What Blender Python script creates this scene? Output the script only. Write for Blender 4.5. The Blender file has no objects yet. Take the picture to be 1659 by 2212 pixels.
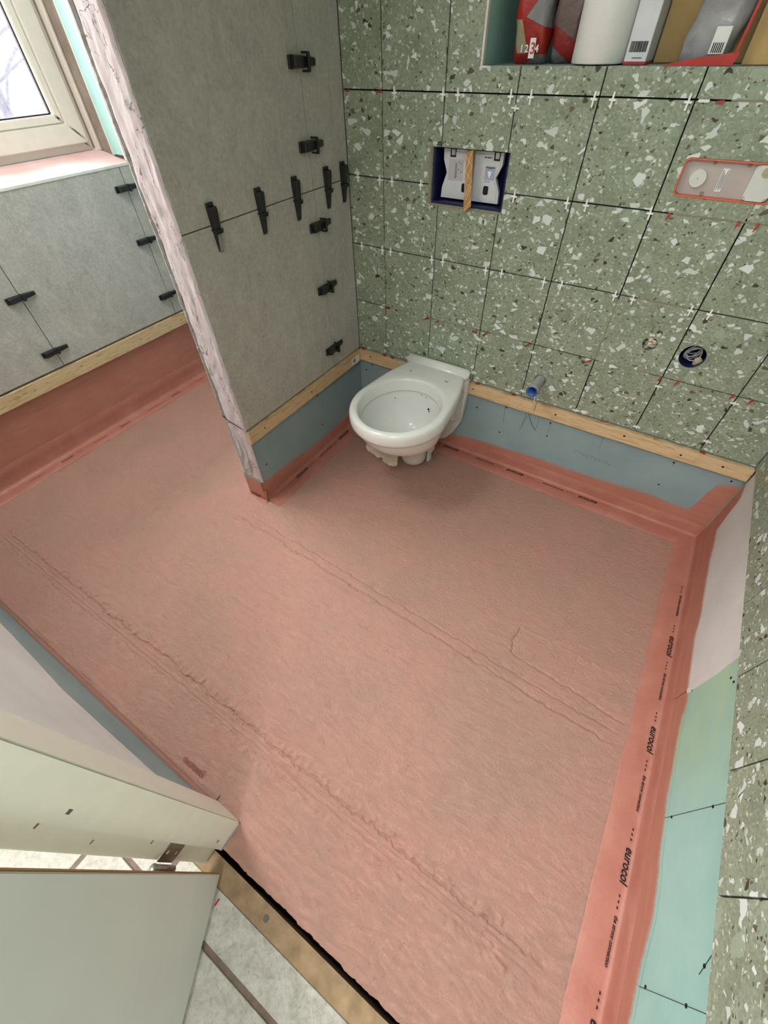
import bpy, bmesh, math, random
import numpy as np
from mathutils import Matrix, Vector, noise as mnoise

random.seed(7)
sc = bpy.context.scene
C = sc.collection

# ------------------------------------------------------------------ camera, world, lights, exposure
cam_d = bpy.data.cameras.new('camera')
cam = bpy.data.objects.new('camera', cam_d); C.objects.link(cam)
cam_d.sensor_fit = 'HORIZONTAL'; cam_d.sensor_width = 36.0
cam_d.lens = 36.0 * 901.3627 / 1659.0
cam_d.clip_start = 0.01
_R = [[0.841737, -0.395856, 0.367119], [0.539536, 0.641281, -0.545582], [-0.019455, 0.657311, 0.753369]]
cam.matrix_world = Matrix(((*_R[0], 1.0542), (*_R[1], -1.4143), (*_R[2], 1.2632), (0, 0, 0, 1)))
sc.camera = cam

sc.view_settings.view_transform = 'Standard'
sc.view_settings.look = 'None'
sc.view_settings.gamma = 1.0
sc.view_settings.use_curve_mapping = False
sc.view_settings.exposure = 0.17
sc.cycles.use_light_tree = False; sc.cycles.use_adaptive_sampling = True; sc.cycles.adaptive_threshold = 0.12; sc.cycles.max_bounces = 5; sc.cycles.diffuse_bounces = 3; sc.cycles.glossy_bounces = 2; sc.cycles.transmission_bounces = 2
sc.cycles.transparent_max_bounces = 6; sc.cycles.caustics_reflective = False; sc.cycles.caustics_refractive = False

world = bpy.data.worlds.new('overcast_sky'); sc.world = world
world.use_nodes = True
_bg = world.node_tree.nodes['Background']
_bg.inputs['Color'].default_value = (0.93, 0.96, 1.0, 1)
_bg.inputs['Strength'].default_value = 2.2

def area_light(name, loc, target, sx, sy, power, col):
    d = bpy.data.lights.new(name, 'AREA'); d.shape = 'RECTANGLE'
    d.size = sx; d.size_y = sy; d.energy = power; d.color = col
    o = bpy.data.objects.new(name, d); C.objects.link(o)
    o.location = loc
    o.rotation_euler = (Vector(target) - Vector(loc)).to_track_quat('-Z', 'Y').to_euler()
    return o
# overcast daylight falling in through the window, the hallway lamp, an unseen ceiling fill added to even out the bathroom
area_light('window_daylight', (-2.5, -0.72, 1.95), (0.5, -0.72, 0.7), 2.0, 1.8, 235, (0.97, 0.985, 1.0))
area_light('hallway_lamp', (0.9, -2.5, 2.36), (0.9, -2.5, 0), 1.2, 1.2, 80, (0.97, 0.98, 1.0))
area_light('ceiling_fill', (-0.42, -1.1, 2.40), (-0.42, -1.1, 0), 0.6, 0.6, 22, (1.0, 0.985, 0.965))

# ------------------------------------------------------------------ materials
def srgb(r, g, b):
    f = lambda c: (c / 255) / 12.92 if c / 255 <= 0.04045 else ((c / 255 + 0.055) / 1.055) ** 2.4
    return (f(r), f(g), f(b), 1)

class NT:
    """small helper around a material node tree"""
    def __init__(s, name, rough=0.6, spec=0.4, metal=0.0):
        s.m = bpy.data.materials.new(name); s.m.use_nodes = True
        s.t = s.m.node_tree; s.n = s.t.nodes; s.p = s.n['Principled BSDF']
        s.p.inputs['Roughness'].default_value = rough
        s.p.inputs['Specular IOR Level'].default_value = spec
        s.p.inputs['Metallic'].default_value = metal
        s._pos = None
    def link(s, a, b): s.t.links.new(a, b)
    def pos(s, scale=(1, 1, 1), rand=False):
        g = s.n.new('ShaderNodeNewGeometry'); out = g.outputs['Position']
        if scale != (1, 1, 1):
            mp = s.n.new('ShaderNodeMapping'); mp.inputs['Scale'].default_value = scale
            s.link(out, mp.inputs['Vector']); out = mp.outputs['Vector']
        if rand:
            oi = s.n.new('ShaderNodeObjectInfo')
            mu = s.n.new('ShaderNodeVectorMath'); mu.operation = 'SCALE'
            mu.inputs[0].default_value = (37.0, 53.0, 71.0); s.link(oi.outputs['Random'], mu.inputs['Scale'])
            ad = s.n.new('ShaderNodeVectorMath'); ad.operation = 'ADD'
            s.link(out, ad.inputs[0]); s.link(mu.outputs[0], ad.inputs[1]); out = ad.outputs[0]
        return out
    def noise(s, vec, scale, detail=4, rough=0.55, dist=0.0):
        n = s.n.new('ShaderNodeTexNoise'); n.inputs['Scale'].default_value = scale
        n.inputs['Detail'].default_value = detail; n.inputs['Roughness'].default_value = rough
        n.inputs['Distortion'].default_value = dist
        s.link(vec, n.inputs['Vector']); return n.outputs['Fac'], n.outputs['Color']
    def ramp(s, fac, stops):
        r = s.n.new('ShaderNodeValToRGB'); e = r.color_ramp.elements
        while len(e) < len(stops): e.new(0.5)
        for k, (p, c) in enumerate(stops):
            e[k].position = p; e[k].color = c if len(c) == 4 else (*c, 1)
        s.link(fac, r.inputs['Fac']); return r.outputs['Color']
    def rng(s, v, a, b, c=0.0, d=1.0):
        m = s.n.new('ShaderNodeMapRange'); m.inputs['From Min'].default_value = a; m.inputs['From Max'].default_value = b
        m.inputs['To Min'].default_value = c; m.inputs['To Max'].default_value = d
        s.link(v, m.inputs['Value']); return m.outputs['Result']
    def math(s, op, a, b=None):
        m = s.n.new('ShaderNodeMath'); m.operation = op
        for i, v in enumerate((a, b)):
            if v is None: continue
            if isinstance(v, (int, float)): m.inputs[i].default_value = v
            else: s.link(v, m.inputs[i])
        return m.outputs[0]
    def mix(s, fac, a, b, mode='MIX'):
        m = s.n.new('ShaderNodeMix'); m.data_type = 'RGBA'; m.blend_type = mode
        for sock, v in ((m.inputs[0], fac), (m.inputs[6], a), (m.inputs[7], b)):
            if isinstance(v, (int, float)): sock.default_value = v
            elif isinstance(v, tuple): sock.default_value = v if len(v) == 4 else (*v, 1)
            else: s.link(v, sock)
        return m.outputs[2]
    def base(s, c):
        if isinstance(c, tuple): s.p.inputs['Base Color'].default_value = c
        else: s.link(c, s.p.inputs['Base Color'])
        return s
    def bump(s, h, strength=0.3, dist=0.01):
        b = s.n.new('ShaderNodeBump'); b.inputs['Strength'].default_value = strength; b.inputs['Distance'].default_value = dist
        s.link(h, b.inputs['Height']); s.link(b.outputs[0], s.p.inputs['Normal']); return s

M = {}
def plain(name, rgb, rough=0.55, spec=0.4, metal=0.0, vary=0.12, scale=30, bump=0.05):
    t = NT(name, rough, spec, metal); c = srgb(*rgb)
    f, _ = t.noise(t.pos(rand=True), scale, 5)
    lo = tuple(x * (1 - vary) for x in c[:3]); hi = tuple(min(1, x * (1 + vary)) for x in c[:3])
    t.base(t.ramp(f, [(0.3, lo), (0.7, hi)]))
    if bump: t.bump(t.noise(t.pos(rand=True), scale * 8, 3)[0], bump, 0.002)
    M[name] = t.m; return t

def terrazzo():
    t = NT('green_terrazzo', 0.38, 0.35)
    v3 = t.pos(rand=True); sp = t.n.new('ShaderNodeSeparateXYZ'); t.link(v3, sp.inputs[0])
    cb = t.n.new('ShaderNodeCombineXYZ'); t.link(t.math('ADD', sp.outputs[0], sp.outputs[1]), cb.inputs[0]); t.link(sp.outputs[2], cb.inputs[1])
    v = cb.outputs[0]      # unrolled wall plane: both tiled walls run along one horizontal axis
    wob, wc = t.noise(v, 55, 2)
    ad = t.n.new('ShaderNodeVectorMath'); ad.operation = 'MULTIPLY_ADD'
    t.link(wc, ad.inputs[0]); ad.inputs[1].default_value = (0.012,) * 3; t.link(v, ad.inputs[2]); v2 = ad.outputs[0]
    f1, _ = t.noise(v, 14, 4, 0.6)
    f2, _ = t.noise(v, 140, 3, 0.7)
    col = t.ramp(f1, [(0.30, srgb(143, 152, 129)), (0.5, srgb(161, 173, 149)), (0.70, srgb(173, 182, 159))])
    col = t.mix(t.rng(f2, 0.40, 0.62, 0.0, 0.75), t.mix(0.6, col, srgb(112, 118, 98)), col)
    def chips(scale, prob, edge, lo, hi, seed, prev, gap=0.03, strength=1.0):
        mp = t.n.new('ShaderNodeMapping'); mp.inputs['Location'].default_value = (seed * 3.1, seed * 1.7, seed * 2.3)
        mp.inputs['Rotation'].default_value = (0, 0, seed * 1.1)
        mp.inputs['Scale'].default_value = (1.0, 1.25, 1.0)
        t.link(v2, mp.inputs['Vector'])
        a = t.n.new('ShaderNodeTexVoronoi'); a.voronoi_dimensions = '2D'; a.inputs['Scale'].default_value = scale; t.link(mp.outputs[0], a.inputs['Vector'])
        b = t.n.new('ShaderNodeTexVoronoi'); b.voronoi_dimensions = '2D'; b.feature = 'DISTANCE_TO_EDGE'; b.inputs['Scale'].default_value = scale
        t.link(mp.outputs[0], b.inputs['Vector'])
        sx = t.n.new('ShaderNodeSeparateColor'); t.link(a.outputs['Color'], sx.inputs[0])
        pick = t.math('GREATER_THAN', sx.outputs[0], 1 - prob)
        thr = t.rng(sx.outputs[1], 0, 1, edge, edge + gap * 4)
        shape = t.n.new('ShaderNodeMapRange'); shape.interpolation_type = 'SMOOTHSTEP'
        t.link(b.outputs['Distance'], shape.inputs['Value']); t.link(thr, shape.inputs['From Min'])
        t.link(t.math('ADD', thr, gap), shape.inputs['From Max'])
        fac = t.math('MULTIPLY', t.math('MULTIPLY', pick, shape.outputs[0]), strength)
        cc = t.ramp(sx.outputs[2], [(0.1, lo), (0.9, hi)])
        return t.mix(fac, prev, cc)
    col = chips(26, 0.16, 0.07, srgb(150, 165, 142), srgb(166, 182, 158), 1, col, 0.05, 0.6)
    col = chips(40, 0.08, 0.09, srgb(140, 150, 132), srgb(168, 172, 155), 2, col, 0.04, 0.7)
    col = chips(170, 0.12, 0.08, srgb(206, 213, 202), srgb(178, 186, 170), 3, col, 0.05, 0.85)
    col = chips(105, 0.075, 0.10, srgb(214, 220, 212), srgb(190, 198, 184), 9, col, 0.03, 0.95)
    col = chips(130, 0.085, 0.12, srgb(62, 62, 50), srgb(98, 95, 76), 4, col, 0.05, 0.9)
    col = chips(62, 0.045, 0.15, srgb(52, 52, 42), srgb(105, 98, 78), 5, col, 0.02)
    col = chips(68, 0.085, 0.11, srgb(222, 228, 222), srgb(200, 208, 198), 6, col, 0.02)
    col = chips(37, 0.06, 0.12, srgb(226, 232, 226), srgb(206, 214, 206), 8, col, 0.015)
    t.base(col); t.bump(f2, 0.06, 0.001)
    M['terrazzo'] = t.m
terrazzo()

def concrete():
    t = NT('grey_concrete_tile', 0.5, 0.3)
    v = t.pos(rand=True); vs = t.pos(scale=(1, 1, 0.55), rand=True)
    a, _ = t.noise(v, 4.5, 6, 0.62, 0.6); b, _ = t.noise(vs, 26, 6, 0.7, 0.8); c, _ = t.noise(v, 120, 3, 0.7)
    col = t.ramp(a, [(0.3, srgb(171, 165, 156)), (0.5, srgb(188, 181, 171)), (0.68, srgb(203, 196, 186))])
    col = t.mix(0.6, col, t.ramp(b, [(0.32, srgb(169, 163, 154)), (0.55, srgb(194, 188, 176)), (0.72, srgb(214, 207, 194))]))
    sc_, _ = t.noise(t.pos(scale=(1, 1, 0.4), rand=True), 38, 6, 0.75, 2.2)
    col = t.mix(t.rng(sc_, 0.58, 0.72, 0, 0.5), col, srgb(214, 210, 198))
    col = t.mix(t.rng(sc_, 0.26, 0.42, 0.45, 0), col, srgb(138, 134, 126))
    col = t.mix(0.2, col, t.ramp(c, [(0.35, (0.12, 0.12, 0.11)), (0.65, (0.62, 0.62, 0.58))]))
    t.base(col); t.bump(c, 0.05, 0.001)
    M['concrete'] = t.m
concrete()

def floor_mat():
    t = NT('pink_waterproof_membrane', 0.5, 0.35)
    v = t.pos(); a, _ = t.noise(v, 3.4, 5, 0.62, 0.5); b, _ = t.noise(v, 22, 5, 0.65, 0.6); c, _ = t.noise(v, 210, 3, 0.7)
    col = t.ramp(a, [(0.32, srgb(199, 147, 132)), (0.50, srgb(192, 146, 130)), (0.68, srgb(183, 144, 127))])
    col = t.mix(t.rng(b, 0.48, 0.72, 0, 0.6), col, srgb(186, 151, 133))
    col = t.mix(t.rng(b, 0.2, 0.42, 0.45, 0), col, srgb(200, 142, 130))
    col = t.mix(t.rng(c, 0.54, 0.72, 0, 0.30), col, srgb(150, 96, 82))
    # fine hairline crusts left by the roller
    _, wc = t.noise(v, 26, 4, 0.7)
    ad = t.n.new('ShaderNodeVectorMath'); ad.operation = 'MULTIPLY_ADD'
    t.link(wc, ad.inputs[0]); ad.inputs[1].default_value = (0.05, 0.05, 0.0); t.link(v, ad.inputs[2])
    vo = t.n.new('ShaderNodeTexVoronoi'); vo.voronoi_dimensions = '2D'; vo.feature = 'DISTANCE_TO_EDGE'; vo.inputs['Scale'].default_value = 24; t.link(ad.outputs[0], vo.inputs['Vector'])
    g, _ = t.noise(v, 13, 4, 0.6)
    crack = t.math('MULTIPLY', t.rng(vo.outputs['Distance'], 0.0, 0.03, 1, 0), t.rng(g, 0.54, 0.66, 0, 1))
    col = t.mix(t.math('MULTIPLY', crack, 0.3), col, srgb(150, 92, 78))
    t.base(col)
    d, _ = t.noise(t.pos(scale=(1, 2.0, 1)), 30, 7, 0.74, 1.8)
    e, _ = t.noise(v, 170, 4, 0.7, 0.5)
    h = t.math('ADD', t.math('MULTIPLY', d, 1.0), t.math('MULTIPLY', e, 0.42))
    h = t.math('SUBTRACT', h, t.math('MULTIPLY', crack, 0.22))
    t.bump(h, 0.75, 0.008)
    M['floor'] = t.m
floor_mat()

BOARD = {'teal_board': ((136, 157, 160), (150, 171, 170)), 'turquoise_board': ((150, 192, 184), (168, 206, 196)), 'white_filler': ((212, 208, 204), (228, 224, 219))}
def board_colour(t, name):
    v = t.pos(); a, _ = t.noise(v, 5, 5, 0.6); b, _ = t.noise(v, 160, 3, 0.7)
    lo, hi = BOARD[name]
    col = t.ramp(a, [(0.35, srgb(*lo)), (0.7, srgb(*hi))])
    if name == 'turquoise_board':
        w, _ = t.noise(t.pos(scale=(1, 1, 3)), 2.6, 4, 0.6, 0.6); sp = t.n.new('ShaderNodeSeparateXYZ'); t.link(t.pos(), sp.inputs[0])
        near = t.math('MULTIPLY', t.rng(sp.outputs[1], -1.05, -0.88, 0, 1), t.rng(sp.outputs[1], -0.55, -0.7, 0, 1))
        col = t.mix(t.math('MULTIPLY', near, t.rng(w, 0.35, 0.6, 0.1, 0.75)), col, srgb(176, 200, 160))
    return t.mix(t.rng(b, 0.6, 0.8, 0, 0.3), col, srgb(200, 210, 208)), b
def membrane_on(name, under):
    """brushed-on orange coating that thins out over the board at its upper edge (vertex value 'fade')"""
    t = NT(name, 0.5, 0.35)
    v = t.pos(); a, _ = t.noise(v, 6, 5, 0.6); st, _ = t.noise(t.pos(scale=(1, 1, 14)), 9, 5, 0.65)
    col = t.ramp(a, [(0.3, srgb(178, 118, 100)), (0.7, srgb(190, 131, 113))])
    col = t.mix(0.35, col, t.ramp(st, [(0.35, srgb(170, 102, 84)), (0.7, srgb(200, 139, 118))]))
    at = t.n.new('ShaderNodeAttribute'); at.attribute_name = 'fade'
    fn, _ = t.noise(t.pos(scale=(5, 5, 60)), 6, 5, 0.7, 0.4); f2, _ = t.noise(t.pos(), 260, 2, 0.6)
    k = t.math('ADD', t.math('MULTIPLY', at.outputs['Fac'], 1.5), t.math('ADD', t.math('MULTIPLY', fn, 0.75), t.math('MULTIPLY', f2, 0.45)))
    bc, _ = board_colour(t, under)
    t.base(t.mix(t.rng(k, 0.85, 1.55, 0, 1), bc, col)); t.bump(st, 0.15, 0.002); M[name] = t.m
def membrane():
    for k, u in (('membrane', 'teal_board'), ('membrane_turquoise', 'turquoise_board'), ('membrane_white', 'white_filler')): membrane_on(k, u)
    t = NT('red_sealing_tape', 0.45, 0.4)
    v = t.pos(); a, _ = t.noise(v, 9, 5, 0.65, 0.4); b, _ = t.noise(t.pos(scale=(1, 1, 1)), 70, 4, 0.7, 1.0)
    col = t.ramp(a, [(0.3, srgb(170, 104, 88)), (0.55, srgb(180, 117, 101)), (0.72, srgb(188, 130, 114))])
    col = t.mix(t.rng(b, 0.4, 0.7, 0, 0.4), col, srgb(188, 128, 110))
    t.base(col); t.bump(b, 0.3, 0.003); M['tape'] = t.m
membrane()

def board(name):
    t = NT(name, 0.62, 0.3); col, b = board_colour(t, name)
    t.base(col); t.bump(b, 0.06, 0.001); M[name] = t.m
for _b in BOARD: board(_b)

def wood():
    t = NT('pine_wood', 0.6, 0.3)
    a, _ = t.noise(t.pos(scale=(3, 3, 60), rand=True), 4, 5, 0.65, 1.2)
    b, _ = t.noise(t.pos(rand=True), 20, 4, 0.6)
    col = t.ramp(a, [(0.3, srgb(176, 138, 96)), (0.5, srgb(215, 186, 143)), (0.72, srgb(228, 205, 166))])
    col = t.mix(t.rng(b, 0.62, 0.75, 0, 0.5), col, srgb(150, 112, 74))
    t.base(col); t.bump(a, 0.2, 0.002); M['wood'] = t.m
wood()

def plaster():
    t = NT('cracked_plaster', 0.75, 0.2)
    v = t.pos(scale=(1, 1, 0.28)); a, _ = t.noise(v, 16, 5, 0.7, 1.0); b, _ = t.noise(v, 60, 5, 0.7, 1.5)
    col = t.ramp(a, [(0.34, srgb(150, 147, 140)), (0.42, srgb(196, 190, 186)), (0.5, srgb(212, 196, 197)), (0.58, srgb(206, 192, 192)), (0.66, srgb(166, 162, 154))])
    crk = t.n.new('ShaderNodeTexVoronoi'); crk.feature = 'DISTANCE_TO_EDGE'; crk.inputs['Scale'].default_value = 17
    ad = t.n.new('ShaderNodeVectorMath'); ad.operation = 'MULTIPLY_ADD'
    _, wc = t.noise(t.pos(), 30, 4); t.link(wc, ad.inputs[0]); ad.inputs[1].default_value = (0.05, 0.05, 0.05); t.link(v, ad.inputs[2])
    t.link(ad.outputs[0], crk.inputs['Vector'])
    m = t.math('MULTIPLY', t.rng(crk.outputs['Distance'], 0.0, 0.022, 1, 0), t.rng(b, 0.45, 0.55, 0, 1))
    col = t.mix(m, col, srgb(84, 80, 74))
    t.base(col)
    h = t.math('SUBTRACT', t.math('MULTIPLY', b, 0.6), m); t.bump(h, 0.5, 0.004); M['plaster'] = t.m
    t = NT('rough_render', 0.85, 0.1)
    a, _ = t.noise(t.pos(), 12, 6, 0.7); t.base(t.ramp(a, [(0.3, srgb(126, 114, 103)), (0.7, srgb(160, 149, 138))]))
    t.bump(a, 0.4, 0.006); M['render'] = t.m
plaster()

def hall_tile():
    t = NT('stone_hall_tile', 0.55, 0.3)
    v = t.pos(rand=True); a, _ = t.noise(v, 30, 6, 0.75, 0.6); b, _ = t.noise(v, 130, 4, 0.75)
    col = t.ramp(a, [(0.3, srgb(160, 153, 140)), (0.5, srgb(190, 186, 174)), (0.72, srgb(208, 205, 194))])
    col = t.mix(t.rng(b, 0.5, 0.72, 0, 0.6), col, srgb(138, 130, 116))
    t.base(col); t.bump(b, 0.2, 0.002); M['hall_tile'] = t.m
hall_tile()

plain('ceramic', (228, 228, 222), 0.12, 0.5, vary=0.02, bump=0)
plain('ceramic_raw', (214, 211, 204), 0.45, 0.4, vary=0.06, scale=40)
plain('black_plastic', (34, 34, 34), 0.35, 0.5, vary=0.2, scale=60)
plain('grey_smear', (150, 148, 142), 0.8, 0.2, vary=0.25, scale=60)
plain('white_plastic', (246, 246, 238), 0.4, 0.4, vary=0.03)
plain('red_plastic', (178, 58, 50), 0.4, 0.4, vary=0.1)
plain('navy_plastic', (28, 32, 76), 0.4, 0.4, vary=0.15)
plain('grey_white_plastic', (214, 216, 218), 0.45, 0.4, vary=0.05)
plain('label_blue', (170, 178, 200), 0.6, 0.3, vary=0.04)
plain('label_grey', (196, 192, 194), 0.6, 0.3, vary=0.04)
plain('dark_ink', (30, 28, 28), 0.7, 0.2, vary=0.05, bump=0)
plain('faded_ink', (142, 84, 70), 0.7, 0.2, vary=0.05, bump=0)
plain('pencil', (72, 82, 84), 0.8, 0.2, vary=0.1, bump=0)
plain('paper', (240, 240, 234), 0.85, 0.15, vary=0.02, scale=60, bump=0.25)
plain('cream_paint', (236, 233, 216), 0.42, 0.4, vary=0.03)
plain('window_cream', (228, 219, 204), 0.38, 0.4, vary=0.03)
plain('door_white', (224, 228, 222), 0.45, 0.35, vary=0.03, scale=6)
plain('wall_white', (222, 220, 213), 0.8, 0.2, vary=0.03)
plain('gasket', (28, 26, 34), 0.6, 0.3, vary=0.05)
plain('orange_plastic', (222, 108, 74), 0.4, 0.4, vary=0.1)
plain('cover_grey', (186, 174, 168), 0.4, 0.4, vary=0.08, scale=12)
plain('cover_white', (216, 218, 210), 0.35, 0.4, vary=0.04)
plain('pipe_grey', (176, 176, 178), 0.4, 0.4, vary=0.08)
plain('pipe_blue', (58, 92, 158), 0.4, 0.4, vary=0.15)
plain('tan_board', (196, 164, 112), 0.75, 0.2, vary=0.14, scale=10, bump=0.2)
plain('cardboard', (182, 138, 92), 0.8, 0.2, vary=0.08)
plain('bag_grey', (136, 136, 138), 0.35, 0.5, vary=0.12, scale=18, bump=0.3)
plain('bag_red', (178, 46, 38), 0.3, 0.5, vary=0.15, scale=18, bump=0.3)
plain('bag_beige', (178, 168, 138), 0.4, 0.4, vary=0.12)
plain('clear_bag', (152, 152, 152), 0.22, 0.6, vary=0.25, scale=14, bump=0.5)
plain('grout', (128, 112, 98), 0.85, 0.2, vary=0.15, scale=60, bump=0.2)
plain('brown_beam', (158, 132, 102), 0.8, 0.2, vary=0.3, scale=26, bump=0.4)
plain('dark_gap', (18, 14, 12), 0.95, 0.05, vary=0.1)
plain('steel', (168, 168, 164), 0.3, 0.5, 0.9, vary=0.15, scale=40)
plain('adhesive', (150, 142, 116), 0.85, 0.15, vary=0.12, scale=60, bump=0.3)
plain('joint_back', (34, 33, 30), 0.9, 0.1, vary=0.1)  # near-black in place of the shade inside open tile joints
plain('paper_cream', (228, 216, 192), 0.8, 0.2, vary=0.06)
plain('bead_white', (228, 222, 210), 0.55, 0.3, vary=0.06)
plain('snow', (235, 238, 242), 0.9, 0.1, vary=0.04)
plain('bark', (172, 168, 178), 0.9, 0.1, vary=0.2)
plain('dark_hole_knot', (92, 88, 76), 0.5, 0.4, vary=0.3, scale=40)  # drain and bolt holes get their shade as colour; dents and knot share it
def sillmat():
    t = NT('pink_sill_coat', 0.55, 0.3)
    a, _ = t.noise(t.pos(), 6, 4, 0.6); t.base(t.ramp(a, [(0.35, srgb(222, 176, 164)), (0.65, srgb(228, 200, 200))]))
    M['sill'] = t.m
    t = NT('window_glass', 0.02, 0.5)
    tr = t.n.new('ShaderNodeBsdfTransparent'); gl = t.n.new('ShaderNodeBsdfGlossy'); gl.inputs['Roughness'].default_value = 0.02
    mx = t.n.new('ShaderNodeMixShader'); mx.inputs[0].default_value = 0.05
    t.link(tr.outputs[0], mx.inputs[1]); t.link(gl.outputs[0], mx.inputs[2]); t.link(mx.outputs[0], t.n['Material Output'].inputs['Surface']); M['glass'] = t.m
sillmat()

# ------------------------------------------------------------------ mesh helpers
def bx(bm, x0, x1, y0, y1, z0, z1):
    if x0 > x1: x0, x1 = x1, x0
    if y0 > y1: y0, y1 = y1, y0
    if z0 > z1: z0, z1 = z1, z0
    v = [bm.verts.new(p) for p in ((x0, y0, z0), (x1, y0, z0), (x1, y1, z0), (x0, y1, z0), (x0, y0, z1), (x1, y0, z1), (x1, y1, z1), (x0, y1, z1))]
    for f in ((0, 3, 2, 1), (4, 5, 6, 7), (0, 1, 5, 4), (1, 2, 6, 5), (2, 3, 7, 6), (3, 0, 4, 7)):
        bm.faces.new([v[i] for i in f])
    return v
def boxes(*bs, bevel=0.0, seg=2):
    bm = bmesh.new()
    for b in bs: bx(bm, *b)
    if bevel: bmesh.ops.bevel(bm, geom=list(bm.edges), offset=bevel, segments=seg, affect='EDGES', clamp_overlap=True)
    return bm
def mesh_of(bm, name):
    bmesh.ops.recalc_face_normals(bm, faces=list(bm.faces))
    me = bpy.data.meshes.new(name); bm.to_mesh(me); bm.free(); return me
def obj(name, bm, mat, parent=None, smooth=False, label=None):
    me = bm if isinstance(bm, bpy.types.Mesh) else mesh_of(bm, name)
    if mat and not me.materials: me.materials.append(M[mat])
    o = bpy.data.objects.new(name, me); C.objects.link(o)
    if parent is not None: o.parent = parent
    if smooth:
        for p in me.polygons: p.use_smooth = True
    if label: o['label'] = label
    return o
def empty(name, loc=(0, 0, 0)):
    o = bpy.data.objects.new(name, None); o.empty_display_size = 0.05; o.location = loc; C.objects.link(o); return o
def tag(o, label, cat, group=None):
    o['label'] = label; o['category'] = cat
    if group: o['group'] = group
    return o
def struct(o, label=None):
    o['kind'] = 'structure'
    if label: o['label'] = label
    return o
def poly_prism(pts, a, b, axis):
    """extrude a 2-d outline between a and b along an axis; pts are (u,v): axis y -> (x,z), x -> (y,z), z -> (x,y)"""
    bm = bmesh.new()
    def P(u, v, w): return {'y': (u, w, v), 'x': (w, u, v), 'z': (u, v, w)}[axis]
    lo = [bm.verts.new(P(u, v, a)) for u, v in pts]; hi = [bm.verts.new(P(u, v, b)) for u, v in pts]
    n = len(pts)
    bm.faces.new(lo); bm.faces.new(hi[::-1])
    for i in range(n): bm.faces.new((lo[i], lo[(i + 1) % n], hi[(i + 1) % n], hi[i]))
    return bm
def strip_y(pts, y0, y1, zlow, axis='y'):
    """a brushed coating: thin layer from zlow up to an irregular top line that thins out ('fade') at the brush edge"""
    bm = bmesh.new(); fl = bm.verts.layers.float.new('fade'); cols = []
    for u, z in pts:
        P = (lambda w, zz: (u, w, zz)) if axis == 'y' else (lambda w, zz: (w, u, zz))
        c = []
        for zz, f in ((zlow, 1), (max(zlow, z - 0.022), 1), (z + 0.012, 0)):
            v = bm.verts.new(P(y0, zz)); v[fl] = f; c.append(v)
        cols.append(c)
    for a, b in zip(cols, cols[1:]):
        for i in range(2): bm.faces.new((a[i], b[i], b[i + 1], a[i + 1]))
    return bm
def jag(pts, step, amp, seed=0):
    out = []
    for (u0, z0), (u1, z1) in zip(pts, pts[1:]):
        n = max(1, int(abs(u1 - u0) / step))
        for k in range(n):
            f = k / n; u = u0 + (u1 - u0) * f
            out.append((u, z0 + (z1 - z0) * f + amp * (mnoise.noise(Vector((u * 45, seed, 0))) + 0.8 * mnoise.noise(Vector((u * 190, seed + 5, 0))))))
    out.append(pts[-1]); return out
def cut(o, cutters):
    for c in cutters:
        m = o.modifiers.new('cut', 'BOOLEAN'); m.operation = 'DIFFERENCE'; m.object = c; m.solver = 'EXACT'
    dg = bpy.context.evaluated_depsgraph_get(); dg.update()
    me = bpy.data.meshes.new_from_object(o.evaluated_get(dg)); o.modifiers.clear(); old = o.data; o.data = me
    return o
def text_mesh(body, size, mat, parent, M4, name='lettering', shear=0.12, bold=0.0):
    cu = bpy.data.curves.new(name, 'FONT'); cu.body = body; cu.size = size; cu.shear = shear; cu.offset = bold; cu.extrude = 0.0001
    cu.align_y = 'CENTER'
    t = bpy.data.objects.new(name, cu); C.objects.link(t)
    dg = bpy.context.evaluated_depsgraph_get(); dg.update()
    me = bpy.data.meshes.new_from_object(t.evaluated_get(dg)); bpy.data.objects.remove(t)
    me.transform(M4)
    return obj(name, me, mat, parent)
def frame_m(o, right, up):
    r = Vector(right).normalized(); u = Vector(up).normalized(); n = r.cross(u)
    return Matrix(((r.x, u.x, n.x, o[0]), (r.y, u.y, n.y, o[1]), (r.z, u.z, n.z, o[2]), (0, 0, 0, 1)))
def cyl(bm, c, axis, r, h, n=24, r2=None, caps=True):
    ax = Vector(axis).normalized(); q = ax.to_track_quat('Z', 'Y').to_matrix().to_4x4()
    m = Matrix.Translation(Vector(c) + ax * h / 2) @ q
    bmesh.ops.create_cone(bm, cap_ends=caps, segments=n, radius1=r, radius2=r if r2 is None else r2, depth=h, matrix=m)
    return bm
def tube(pts, r, n=6):
    bm = bmesh.new(); rings = []
    pts = [Vector(p) for p in pts]
    for i, p in enumerate(pts):
        d = (pts[min(i + 1, len(pts) - 1)] - pts[max(i - 1, 0)]).normalized()
        s = d.orthogonal().normalized(); t = d.cross(s)
        if rings:  # keep rings aligned
            s = (rings[-1][0].co - pts[i - 1]); s = (s - d * s.dot(d)).normalized(); t = d.cross(s)
        rings.append([bm.verts.new(p + r * (math.cos(a) * s + math.sin(a) * t)) for a in [2 * math.pi * k / n for k in range(n)]])
    for a, b in zip(rings, rings[1:]):
        for k in range(n): bm.faces.new((a[k], a[(k + 1) % n], b[(k + 1) % n], b[k]))
    bm.faces.new(rings[0][::-1]); bm.faces.new(rings[-1]); return bm

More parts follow.
